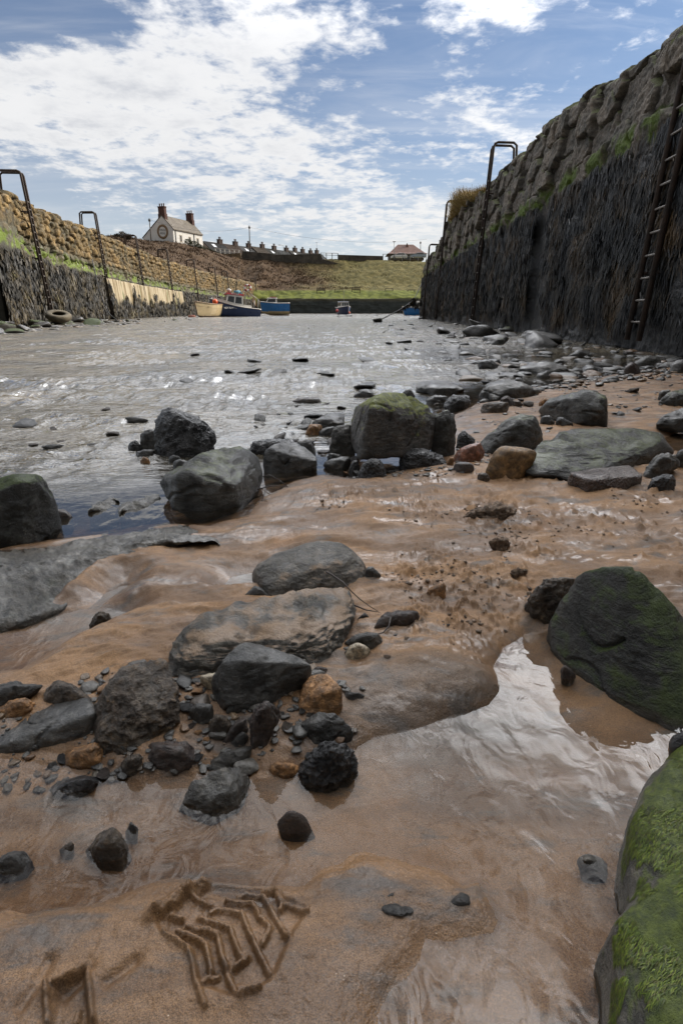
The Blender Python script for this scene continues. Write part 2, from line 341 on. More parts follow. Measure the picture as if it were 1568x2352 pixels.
colA = mix(t, smooth(t, grain, .30, .72), mix(t, 1.0, colA, (.40, .38, .36), 'MULTIPLY'), mix(t, 1.0, colA, (1.58, 1.55, 1.50), 'MULTIPLY'))
speck = smooth(t, nd(t, 'ShaderNodeTexVoronoi', {'Vector': co, 'Scale': 150.0}).outputs['Distance'], .05, .11, 1, 0)
colA = mix(t, mth(t, 'MULTIPLY', speck, smooth(t, noise(t, co, 37, 2), .56, .64)), colA, (.55, .45, .34))
wet = smooth(t, mth(t, 'ADD', z, mth(t, 'MULTIPLY', noise(t, mp, 4.0, 5, .6, .6), .06)), .03, .085, 1, 0)
colA = mix(t, mth(t, 'MULTIPLY', mth(t, 'MULTIPLY', wet, smooth(t, z, -.012, .004, .35, 1)), .50), colA, mix(t, 1.0, colA, (.45, .42, .40), 'MULTIPLY'))
rough = mth(t, 'ADD', mth(t, 'SUBTRACT', lin(t, wet, 0, 1, .62, .30), mth(t, 'MULTIPLY', smooth(t, noise(t, mp, 5.0, 5, .6, .8), .50, .62), .22)), mth(t, 'MULTIPLY', noise(t, co, 14, 4), .30))
hgt = mth(t, 'ADD', mth(t, 'MULTIPLY', grain, .55), mth(t, 'ADD', mth(t, 'MULTIPLY', noise(t, co, 120, 4, .65), .9), mth(t, 'MULTIPLY', g2, .4)))
film = mth(t, 'MULTIPLY', smooth(t, mth(t, 'ADD', noise(t, mp, 4.2, 6, .62, .9), mth(t, 'MULTIPLY', wet, .10)), .53, .66), smooth(t, far_y, .40, .9, .08, .62))
lk(t, b, Coat_Weight=film, Coat_Roughness=.15, Coat_IOR=1.45, Coat_Normal=bump(t, noise(t, co, 60, 3, .55), .25, .0015))
lk(t, b, Base_Color=colA, Roughness=rough, Normal=bump(t, hgt, .55, .0022), Specular_IOR_Level=.45)
ground = tag(mesh_np('beach_sand', np.stack([GXX.ravel(), GYY.ravel(), gh], 1), grid_faces(len(gx), len(gy)), SAND), kind='structure')
# --- water
wx = axis_x(.006, .8, 1.011, 70.0); wy = np.concatenate([np.linspace(-3, .2, 10)[:-1], axis_y(.2, .006, 1.0, .0055, 126.5)])
WXX, WYY = np.meshgrid(wx, wy, indexing='ij'); px_, py_ = WXX.ravel(), WYY.ravel()
wdep = -ground_h(px_.copy(), py_.copy(), False)
sa_ = sdist(px_, py_, A_PL, 6.0)
riv_ = sstep(-sa_, .10, 1.3) * sstep(py_ - .25 * px_, 1.35, 2.3)
lee = 1 - .8 * np.exp(-(((px_ - G(1250, 820)[0]) / 2.5) ** 2 + ((py_ - G(1250, 820)[1]) / 3.) ** 2))
amp = riv_ * lee * np.minimum(1.0, .55 + .1 * py_)
wa = fbm(px_ * 1.7 + 3, py_ * 3.3, 1.1, 2, .5, True) * .5 + fbm(px_ * 4.5 + .6 * py_, py_ * 8.5, 4.0, 3, .55, True) * .42
wv = amp * .054 * (wa - .25) * sstep(fbm(px_ * .8, py_ * 1.1, 7.7, 2), -.7, .5)
small = (1 - riv_) * .0009 * fbm(px_ * 22 + py_ * 9, py_ * 14 - px_ * 9, 2.2, 3) * sstep(wdep, .004, .02) * (.35 + .65 * sstep(.9 - py_, 0, .3))
m, t, b, o = newmat('harbour_water')
t.nodes.remove(b)
co = nd(t, 'ShaderNodeTexCoord').outputs['Object']
dep = nd(t, 'ShaderNodeAttribute', attribute_name='depth').outputs['Fac']
rv = nd(t, 'ShaderNodeAttribute', attribute_name='flow').outputs['Fac']
far = nd(t, 'ShaderNodeSeparateXYZ', {0: co}).outputs[1]
mp1 = nd(t, 'ShaderNodeMapping', {0: co, 'Scale': (1.0, 2.2, 1)}).outputs[0]
hA = mth(t, 'MULTIPLY', noise(t, mp1, 3.0, 5, .62, .4), 1.0); hB = noise(t, mp1, 14.0, 4, .6, .6)
hgt = mth(t, 'ADD', mth(t, 'MULTIPLY', hA, .068), mth(t, 'MULTIPLY', hB, .021))
mp2 = nd(t, 'ShaderNodeMapping', {0: co, 'Rotation': (0, 0, .5), 'Scale': (1.0, .75, 1)}).outputs[0]
hC = mth(t, 'MULTIPLY', noise(t, mp2, 30.0, 2, .5, .7), smooth(t, far, .85, 1.25, .0011, .0004))
hh = mth(t, 'ADD', mth(t, 'MULTIPLY', hgt, rv), mth(t, 'MULTIPLY', hC, mth(t, 'SUBTRACT', 1.0, mth(t, 'MULTIPLY', rv, .8))))
nrm = bump(t, hh, 1.0, 1.0)
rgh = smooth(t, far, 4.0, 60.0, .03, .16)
gl = nd(t, 'ShaderNodeBsdfGlossy', {'Color': (1, 1, 1), 'Roughness': rgh, 'Normal': nrm})
tr = nd(t, 'ShaderNodeBsdfTransparent', {'Color': (.93, .90, .86)})
murk = nd(t, 'ShaderNodeBsdfDiffuse', {'Color': mix(t, smooth(t, noise(t, co, .9, 4), .35, .65), (.042, .038, .030), (.115, .094, .062))})
mf = mth(t, 'SUBTRACT', 1.0, mth(t, 'EXPONENT', mth(t, 'MULTIPLY', mth(t, 'MAXIMUM', dep, 0.0), lin(t, rv, 0, .4, -3.0, -16.0))))
body = nd(t, 'ShaderNodeMixShader', {0: mf, 1: tr.outputs[0], 2: murk.outputs[0]})
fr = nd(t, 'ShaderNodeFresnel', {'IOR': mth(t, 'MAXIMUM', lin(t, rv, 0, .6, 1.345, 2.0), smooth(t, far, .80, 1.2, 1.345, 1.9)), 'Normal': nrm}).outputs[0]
sh = nd(t, 'ShaderNodeMixShader', {0: fr, 1: body.outputs[0], 2: gl.outputs[0]})
t.links.new(sh.outputs[0], o.inputs[0])
zz = wv + small
wf = grid_faces(len(wx), len(wy))
keep = (wdep[wf] > -.02 - np.abs(zz[wf])).any(1)
water = tag(mesh_np('water', np.stack([px_, py_, zz], 1), wf[keep], m, attrs={'depth': wdep, 'flow': np.maximum(riv_ * lee, 0)}), kind='structure')
print('water', len(wx), len(wy))
# ================================================================== HARBOUR WALLS
def masonry(s, z, seed, h0=.30, h1=.55, w0=.35, w1=1.0):
    """rubble courses: stones are jittered cells; returns a random number per stone and the distance to the joint"""
    hh, ww = (h0 + h1) / 2, (w0 + w1) / 2
    zz = z + .07 * perlin(s * .5, 0 * s, 3.1 + seed) + .03 * perlin(s * 2.1, z * 1.7, 8.8); sx = s + .05 * perlin(z * 2.5, s * 2.0, 5.0)
    V_ = zz / hh + 50; ri = np.floor(V_).astype(int); f1 = np.full(s.shape, 9.); f2 = np.full(s.shape, 9.); rnd = np.zeros(s.shape)
    def hsh(a, b_, k): return _PT[(_PT[(a + 31 * k + seed * 7) & 255] + b_) & 255] / 255.0
    for dr in (-1, 0, 1):
        r = ri + dr; wr = ww * (.7 + .6 * hsh(r, r * 0 + 3, 5)); U_ = sx / wr + 200 + hsh(r, r * 0, 1) * 7; ui = np.floor(U_).astype(int)
        for dc in (-1, 0, 1):
            c_ = ui + dc; cx = c_ + .5 + .6 * (hsh(c_, r, 2) - .5); cz = r + .5 + .34 * (hsh(c_, r, 3) - .5); wdt = .75 + .5 * hsh(c_, r, 6)
            dx, dz = np.abs(U_ - cx) * wr / wdt * .95, np.abs(V_ - cz) * hh * 1.25; d = (dx ** 12 + dz ** 12) ** (1 / 12)
            nw = d < f1; f2 = np.where(nw, f1, np.minimum(f2, d)); rnd = np.where(nw, hsh(c_, r, 4), rnd); f1 = np.minimum(f1, d)
    return rnd, (f2 - f1) * .5
ZG = 3.0
# right wall: face runs along x = 4.0 + .047 y ; s is metres along y
def rw_x(y): return 4.0 + .047 * y
R_END = 46.0
def wall_top_from_px(pts, xfun):
    out = []
    for px, py in pts:
        r = ray(px, py); lo, hi = .5, 400.0
        for _ in range(60):
            md = (lo + hi) / 2
            if (r[0] / r[1]) * md > xfun(md) if pts is RT_PX else (r[0] / r[1]) * md < xfun(md): hi = md
            else: lo = md
        out.append((lo, EYE + r[2] / r[1] * lo))
    return np.array(sorted(out))
RT_PX = [(1568, 45), (1520, 100), (1450, 150), (1390, 195), (1340, 222), (1280, 262), (1230, 292), (1190, 338), (1150, 380), (1110, 430), (1060, 470), (1020, 510), (1000, 560), (985, 590)]
RT = wall_top_from_px(RT_PX, rw_x)
print('right top', RT.round(2).tolist())
RT = RT[RT[:, 0] < R_END + 4]; RT[:, 1] += .10 + .12 * np.exp(-((RT[:, 0] - 8) / 4) ** 2)
def rw_top(y): return np.interp(y, np.concatenate([[-8], RT[:, 0]]), np.concatenate([[RT[0, 1] - .2], RT[:, 1]]))
ys = [-6.0]
while ys[-1] < R_END: ys.append(ys[-1] + max(.018, .0022 * abs(ys[-1])) if ys[-1] > 5 else ys[-1] + .08)
ys[-1] = R_END; ys = np.array(ys); nz = 290
tt_ = np.linspace(0, 1, nz)
YY, TT = np.meshgrid(ys, tt_, indexing='ij'); y_, t_ = YY.ravel(), TT.ravel()
topv = rw_top(y_)
rs, _e = masonry(y_, topv, 3, .3, .5, .45, 1.2)
topj = topv + (rs - .5) * .34 + .05 * perlin(y_ * 2.2, 0 * y_, 1.0)
z_ = -.6 + t_ * (topj + .6)
rnd, e = masonry(y_, z_, 3, .34, .58, .45, 1.3)
upper = sstep(z_, ZG - .1, ZG + .1)
joint = 1 - sstep(e, .006, .034)
out = (.06 + .20 * upper) * (rnd - .5) - (.03 + .08 * upper) * joint + .022 * upper * perlin(y_ * 3 + rnd * 40, z_ * 3.5, rnd * 90) + (.04 - .02 * upper) * fbm(y_ * 1.7, z_ * 2.4, 2.0, 4) + .022 * fbm(y_ * 7, z_ * 8, 5.0, 4, .6)
out = out - .10 * upper * sstep(z_, ZG, topj) - .06 * np.clip(z_ - 1.5, 0, 9) * .5
out = out - .14 * np.exp(-((topj - z_) / .06) ** 2)
slot = np.exp(-(((y_ - 14.6) / .62) ** 4)) * (z_ < ZG + .25)
out = out * (1 - .8 * slot) - .16 * slot
x_ = rw_x(y_) - out
m, t, b, o = newmat('right_wall_stone'); 
co = nd(t, 'ShaderNodeTexCoord').outputs['Object']; zz = nd(t, 'ShaderNodeSeparateXYZ', {0: co}).outputs[2]
rn = nd(t, 'ShaderNodeAttribute', attribute_name='stone').outputs['Fac']; jn = nd(t, 'ShaderNodeAttribute', attribute_name='joint').outputs['Fac']
n1 = noise(t, co, 2.2, 6, .62); n2 = noise(t, co, 16, 7, .7)
def walltint(t, A, B, C):
    c = mix(t, rn, A, B); c = mix(t, smooth(t, n1, .40, .66), c, C)
    return mix(t, smooth(t, n2, .35, .75), mix(t, 1.0, c, (.5, .48, .46), 'MULTIPLY'), mix(t, 1.0, c, (1.35, 1.3, 1.25), 'MULTIPLY'))
c = walltint(t, (.13, .115, .10), (.25, .215, .175), (.085, .082, .072))
c = mix(t, smooth(t, noise(t, co, 1.1, 5, .7), .66, .74, 0, .6), c, (.42, .40, .36))
c = mix(t, mth(t, 'MULTIPLY', jn, .7), c, (.03, .028, .025))
zn = mth(t, 'ADD', zz, mth(t, 'MULTIPLY', mth(t, 'SUBTRACT', noise(t, co, 3.0, 5, .65), .5), .55))
band = mth(t, 'MULTIPLY', smooth(t, zn, ZG - .20, ZG - .06), smooth(t, zn, ZG + .10, ZG + .34, 1, 0))
band = mth(t, 'MULTIPLY', band, smooth(t, noise(t, co, 1.3, 5, .65), .43, .55))
c = mix(t, band, c, mix(t, n2, (.035, .06, .008), (.12, .17, .02)))
up_n = nd(t, 'ShaderNodeSeparateXYZ', {0: nd(t, 'ShaderNodeNewGeometry').outputs['Normal']}).outputs[2]
c = mix(t, mth(t, 'MULTIPLY', smooth(t, up_n, .35, .8), smooth(t, zz, ZG + .2, ZG + .8)), c, (.075, .082, .028))
low = smooth(t, zn, ZG - .35, ZG - .05, 1, 0)
c = mix(t, low, c, mix(t, n2, (.010, .011, .012), (.040, .040, .040)))
lk(t, b, Base_Color=c, Roughness=lin(t, low, 0, 1, .85, .45), Normal=bump(t, noise(t, co, 30, 8, .7), .7, .03), Specular_IOR_Level=.4)
RWM = m
X3 = np.stack([x_, y_, z_], 1).reshape(len(ys), nz, 3)
# top and end faces: extend the sheet back over the top, and round the far end
topback = []
for q, dz in ((.25, .06), (.9, .04), (2.2, 0.0), (4.0, -.05)):
    r_ = X3[:, -1, :].copy(); r_[:, 0] += q; r_[:, 2] += dz + .08 * perlin(r_[:, 1] * 2.3, r_[:, 0] * 2, 7.0) ; topback.append(r_)
V3 = np.concatenate([X3] + [q[:, None, :] for q in topback], 1)
endc = []
for q in np.linspace(.05, 1.0, 40):
    r_ = V3[-1].copy(); r_[:, 0] = np.maximum(r_[:, 0], r_[0, 0] + 4.0 * q * 1.0 + .12 * fbm(r_[:, 2] * 3, q * 12, 2., 3)); r_[:, 1] += .15 * q; endc.append(r_)
V3 = np.concatenate([V3, np.array(endc)], 0)
na, nb = V3.shape[:2]
def padattr(a):
    a = a.reshape(len(ys), nz); a = np.concatenate([a, np.repeat(a[:, -1:], 4, 1)], 1)
    return np.concatenate([a, np.repeat(a[-1:], 40, 0)], 0).ravel()
rw = tag(mesh_np('harbour_wall', V3.reshape(-1, 3), grid_faces(na, nb), m, smooth_=False, loc=(4.4, 8, 0), attrs={'stone': padattr(rnd), 'joint': padattr(joint)}),
         'tall shadowed stone quay wall with dark seaweed below a green tide line', 'wall', 'harbour walls', 'thing')
# ---- left wall: plan traced from the tide line, height from the skyline
LG = [(-330, 452), (-150, 504), (0, 548), (110, 588), (225, 621), (325, 645), (400, 659), (466, 671), (540, 681), (606, 688)]
LP = np.array([G(x, y, ZG)[:2] for x, y in LG]); 
LD = np.concatenate([[0], np.cumsum(np.linalg.norm(np.diff(LP, axis=0), axis=1))])
print('left plan', LP.round(1).tolist(), LD[-1])
def lw_xy(s): return np.interp(s, LD, LP[:, 0]), np.interp(s, LD, LP[:, 1])
LT_PX = [(-300, 330), (-100, 400), (0, 426), (33, 440), (67, 463), (108, 486), (151, 496), (177, 513), (223, 527), (256, 544), (297, 562), (333, 578), (402, 603), (466, 622), (507, 634), (569, 646), (605, 657)]
ss = np.linspace(0, LD[-1], 3000); lx, ly = lw_xy(ss); lpx = CX + F * lx / (ly * math.cos(PITCH) - (ZG - EYE) * math.sin(PITCH) * -1 * -1 if False else (ly * math.cos(PITCH) - (ZG - EYE) * math.sin(PITCH)))
LT = []
for px, py in LT_PX:
    k = np.argmin(np.abs(lx / ly - (ray(px, py)[0] / ray(px, py)[1]))); r = ray(px, py); LT.append((ss[k], EYE + r[2] / r[1] * ly[k]))
LT = np.array(sorted(LT)); print('left top', LT.round(2).tolist())
def lw_top(s): return np.interp(s, LT[:, 0], LT[:, 1])
s1 = [0.0]
while s1[-1] < LD[-1]: s1.append(s1[-1] + max(.05, .0021 * lw_xy(s1[-1])[1]))
s1[-1] = LD[-1]; s1 = np.array(s1); nz = 130
SS, TT = np.meshgrid(s1, np.linspace(0, 1, nz), indexing='ij'); s_, t_ = SS.ravel(), TT.ravel()
topv = lw_top(s_); rs, _e = masonry(s_, topv, 5, .3, .5, .4, 1.0)
topj = topv + (rs - .5) * .30 + .10 * perlin(s_ * .7, 0 * s_, 1.0); z_ = -.6 + t_ * (topj + .6)
rnd, e = masonry(s_, z_, 5, .24, .40, .35, .95)
upper = sstep(z_, ZG - .1, ZG + .1); joint = 1 - sstep(e, .008, .055)
slab_s0 = np.interp(232, [q[0] for q in LG], LD); slab_s1 = np.interp(412, [q[0] for q in LG], LD)
slab = ((s_ > slab_s0) & (s_ < slab_s1) & (z_ < 2.62) & (z_ > .4)).astype(float)
out = (.06 + .20 * upper) * (rnd - .5) + .028 * upper * perlin(s_ * 3 + rnd * 40, z_ * 3.5, rnd * 90) - (.05 + .13 * upper) * joint + .05 * fbm(s_ * 1.5, z_ * 2.2, 2.0, 4)
out = out * (1 - .9 * slab) + .28 * slab - .10 * (z_ - 1.5) * .6 - .12 * np.exp(-((topj - z_) / .06) ** 2)
but = ((s_ > np.interp(-60, [q[0] for q in LG], LD)) & (s_ < np.interp(19, [q[0] for q in LG], LD)) & (z_ < 4.05)).astype(float)
out = out * (1 - .85 * but) + .35 * but
x0, y0 = lw_xy(s_); xa, ya = lw_xy(s_ - .5); xb, yb = lw_xy(s_ + .5)
tx, ty = xb - xa, yb - ya; L_ = np.hypot(tx, ty) + 1e-9; nx_, ny_ = ty / L_, -tx / L_          # towards the water
V = np.stack([x0 + nx_ * out, y0 + ny_ * out, z_], 1).reshape(len(s1), nz, 3); Nn = np.stack([nx_, ny_, 0 * nx_], 1).reshape(len(s1), nz, 3)
tb = []
for q, dz in ((.25, .05), (1.0, .02), (1.9, -.1)):
    r_ = V[:, -1] - Nn[:, -1] * q; r_[:, 2] += dz + .06 * perlin(r_[:, 1] * 1.7, r_[:, 0], 7.0); tb.append(r_)
V = np.concatenate([V] + [q[:, None] for q in tb], 1)
endc = []
for q in np.linspace(.1, 1, 8):
    r_ = V[-1].copy(); r_ -= np.concatenate([Nn[-1], np.repeat(Nn[-1, -1:], 3, 0)]) * 1.9 * q; endc.append(r_)
V = np.concatenate([V, np.array(endc)], 0)
def padl(a):
    a = a.reshape(len(s1), nz); a = np.concatenate([a, np.repeat(a[:, -1:], 3, 1)], 1); return np.concatenate([a, np.repeat(a[-1:], 8, 0)], 0).ravel()
m, t, b, o = newmat('left_wall_stone')
co = nd(t, 'ShaderNodeTexCoord').outputs['Object']; zz = nd(t, 'ShaderNodeSeparateXYZ', {0: co}).outputs[2]
rn = nd(t, 'ShaderNodeAttribute', attribute_name='stone').outputs['Fac']; jn = nd(t, 'ShaderNodeAttribute', attribute_name='joint').outputs['Fac']; sb = nd(t, 'ShaderNodeAttribute', attribute_name='slab').outputs['Fac']
n1 = noise(t, co, .9, 6, .62); n2 = noise(t, co, 7, 7, .7)
c = walltint(t, (.14, .105, .05), (.31, .215, .085), (.095, .085, .048))
c = mix(t, mth(t, 'MULTIPLY', jn, .75), c, (.035, .03, .024))
zn = mth(t, 'ADD', zz, mth(t, 'MULTIPLY', mth(t, 'SUBTRACT', noise(t, co, 1.4, 5, .65), .5), .8))
c = mix(t, smooth(t, zn, ZG + .3, ZG + .75, .8, 0), c, (.085, .085, .062))
band = mth(t, 'MULTIPLY', smooth(t, zn, ZG - .35, ZG - .15), smooth(t, zn, ZG + .12, ZG + .4, 1, 0))
band = mth(t, 'MULTIPLY', band, smooth(t, noise(t, co, .9, 5, .7), .47, .56))
c = mix(t, band, c, mix(t, n2, (.05, .08, .012), (.19, .26, .03)))
c = mix(t, mth(t, 'MULTIPLY', smooth(t, n2, .60, .68), mth(t, 'MULTIPLY', smooth(t, zn, ZG - .4, ZG), smooth(t, zn, ZG + .2, ZG + .6, 1, 0))), c, (.55, .55, .5))
low = smooth(t, zn, ZG - .45, ZG - .15, 1, 0)
slabc = mix(t, smooth(t, noise(t, nd(t, 'ShaderNodeMapping', {0: co, 'Scale': (1, 1, .12)}).outputs[0], 2.4, 5, .6), .42, .62), (.42, .36, .25), (.16, .115, .05))
slabc = mix(t, smooth(t, noise(t, nd(t, 'ShaderNodeMapping', {0: co, 'Scale': (1, 1, .2)}).outputs[0], 1.7, 4, .6), .58, .68), slabc, (.09, .11, .03))
lowc = mix(t, mth(t, 'MULTIPLY', sb, smooth(t, zn, .7, 1.5)), mix(t, n2, (.014, .014, .011), (.05, .047, .035)), slabc)
c = mix(t, low, c, lowc)
lk(t, b, Base_Color=c, Roughness=.8, Normal=bump(t, noise(t, co, 12, 8, .7), .7, .05), Specular_IOR_Level=.35)
lw = tag(mesh_np('harbour_wall', V.reshape(-1, 3), grid_faces(*V.shape[:2]), m, smooth_=False, loc=(-13, 24, 0), attrs={'stone': padl(rnd), 'joint': padl(joint), 'slab': padl(slab)}),
         'long sunlit ochre stone quay wall curving away with pale concrete patches low down', 'wall', 'harbour walls', 'thing')
# ---- seaweed on the walls: hanging fronds
def fronds(name, label, pos, nrm, ln, wd, m, R, loc, dirz=-1.0, spread=.55, out=.35):
    n = len(pos); side = np.cross(nrm, [0, 0, 1.0]); side /= np.linalg.norm(side, axis=1)[:, None] + 1e-9
    a = R.normal(0, spread, n); d = side * np.sin(a)[:, None]; d[:, 2] += dirz * np.cos(a)
    o1 = nrm * (R.uniform(.1, 1, n) * out)[:, None]; o2 = nrm * (R.uniform(-.2, .7, n) * out)[:, None]
    tw = R.normal(0, .35, n); wv_ = side * np.cos(tw)[:, None] + nrm * np.sin(tw)[:, None]
    L = ln[:, None]; W = wd[:, None] / 2
    p0 = pos; p1 = pos + (d + o1) * L * .5; p2 = p1 + (d + o2) * L * .5
    v = np.stack([p0 - wv_ * W * .6, p0 + wv_ * W * .6, p1 - wv_ * W, p1 + wv_ * W, p2 - wv_ * W * .35, p2 + wv_ * W * .35], 1).reshape(-1, 3)
    k = np.arange(n)[:, None] * 6
    f = np.concatenate([k + [0, 1, 3, 2], k + [2, 3, 5, 4]], 0)
    rnd = np.repeat(R.uniform(0, 1, n), 6)
    ob = mesh_np(name, v, f, m, loc=loc, smooth_=True, attrs={'leaf': rnd})
    return ob
def weedmat(name, cols, rough=.32):
    m, t, b, o = newmat(name); lf = nd(t, 'ShaderNodeAttribute', attribute_name='leaf').outputs['Fac']
    r = nd(t, 'ShaderNodeValToRGB', {0: lf}); e = r.color_ramp.elements
    e[0].position = 0; e[0].color = (*cols[0], 1); e[1].position = 1; e[1].color = (*cols[-1], 1)
    for i, cc in enumerate(cols[1:-1]): q = e.new((i + 1) / (len(cols) - 1)); q.color = (*cc, 1)
    lk(t, b, Base_Color=r.outputs[0], Roughness=rough, Specular_IOR_Level=.38); return m
R = np.random.RandomState(3)
n = 230000
yy = 6.5 + (R_END - 6.5) * R.uniform(0, 1, n) ** 1.55; zz_ = R.uniform(.05, 1, n) ** .8 * (ZG + .05)
cl_ = fbm(yy * .8, zz_ * 1.4, 2.0, 3) + .8 * perlin(yy * 1.6, zz_ * .45, 6.0)
bare = sstep(.55 - zz_ + .5 * perlin(yy * .9, 0 * yy, 4.0), -.1, .3)
keep = (R.uniform(0, 1, n) < np.clip(.62 + cl_ * 1.1, .03, 1) * (1 - .93 * bare)) & (np.abs(yy - 14.6) > .55 * R.uniform(.7, 1.3, n)) & (zz_ < ZG - .05 + .15 * perlin(yy * 1.2, 0 * yy, 9.))
yy, zz_ = yy[keep], zz_[keep]; n = len(yy)
pos = np.stack([rw_x(yy) - .02 - .05 * R.uniform(0, 1, n) - .06 * np.clip(cl_[keep], 0, 1) + .03 * np.clip(zz_ - 1.5, 0, 9), yy, zz_], 1); nr = np.tile([[-1.0, .047, 0]], (n, 1))
ln = R.uniform(.06, .22, n) * (1 + yy * .025); wd = R.uniform(.006, .018, n) * (1 + yy * .045)
WEED_R = weedmat('dark_wrack', [(.004, .005, .006), (.008, .009, .010), (.012, .012, .011), (.028, .021, .012), (.060, .038, .017), (.095, .060, .026)], .50)
sw = fronds('seaweed', '', pos, nr, ln, wd, WEED_R, R, (4.4, 8, 0), spread=.32, out=.22); sw.data.attributes['leaf'].data.foreach_set('value', np.repeat(np.clip(.42 + .55 * fbm(yy * 1.1, zz_ * 1.5, 12., 4, .6) + R.uniform(-.22, .25, n), 0, 1), 6).astype(np.float32))
tag(sw, 'black brown bladder seaweed hanging in fronds over the shadowed quay wall', 'seaweed', kind='stuff')
n = 110000
s_ = np.interp(-120, [q[0] for q in LG], LD); s2 = s_ + (LD[-1] - s_) * R.uniform(0, 1, n) ** 1.7; zz_ = R.uniform(0, 1, n) ** .85 * (ZG - .02)
cl_ = fbm(s2 * .5, zz_ * 1.2, 2.0, 3) + .6 * perlin(s2 * 1.1, zz_ * .5, 6.0)
on = (s2 > slab_s0) & (s2 < slab_s1) & (zz_ < 2.7)
topl = np.where(on, 1.25 + 1.5 * perlin(s2 * 1.1, 0 * s2, 3.) + .9 * (np.abs(((s2 - slab_s0) % 7.5) - .2) < .7), ZG - .25 + .3 * perlin(s2 * .6, 0 * s2, 9.))
keep = (R.uniform(0, 1, n) < np.clip(.6 + cl_ * .9, .05, 1)) & (zz_ < topl)
s2, zz_, on = s2[keep], zz_[keep], on[keep]; n = len(s2); x0, y0 = lw_xy(s2); xa, ya = lw_xy(s2 - .5); xb, yb = lw_xy(s2 + .5); tx, ty = xb - xa, yb - ya; L_ = np.hypot(tx, ty)
nr = np.stack([ty / L_, -tx / L_, 0 * tx], 1); push = .06 + .09 * R.uniform(0, 1, n) + .28 * on - .06 * (zz_ - 1.5) + .33 * ((s2 > np.interp(-60, [q[0] for q in LG], LD)) & (s2 < np.interp(19, [q[0] for q in LG], LD)))
pos = np.stack([x0, y0, zz_], 1) + nr * push[:, None]
ln = R.uniform(.10, .28, n) * (1 + y0 * .008); wd = R.uniform(.025, .07, n) * (1 + y0 * .02)
WEED_L = weedmat('brown_wrack', [(.005, .005, .004), (.009, .009, .007), (.016, .014, .009), (.034, .026, .012), (.065, .047, .018), (.085, .075, .024)], .58)
sw = fronds('seaweed', '', pos, nr, ln, wd, WEED_L, R, (-13, 24, 0), spread=.4, out=.28); sw.data.attributes['leaf'].data.foreach_set('value', np.repeat(np.clip(.42 + .6 * fbm(s2 * .7, zz_ * 1.2, 12., 4, .6) + R.uniform(-.25, .28, n), 0, 1), 6).astype(np.float32))
tag(sw, 'brown bladder seaweed covering the lower half of the sunlit ochre wall', 'seaweed', kind='stuff')
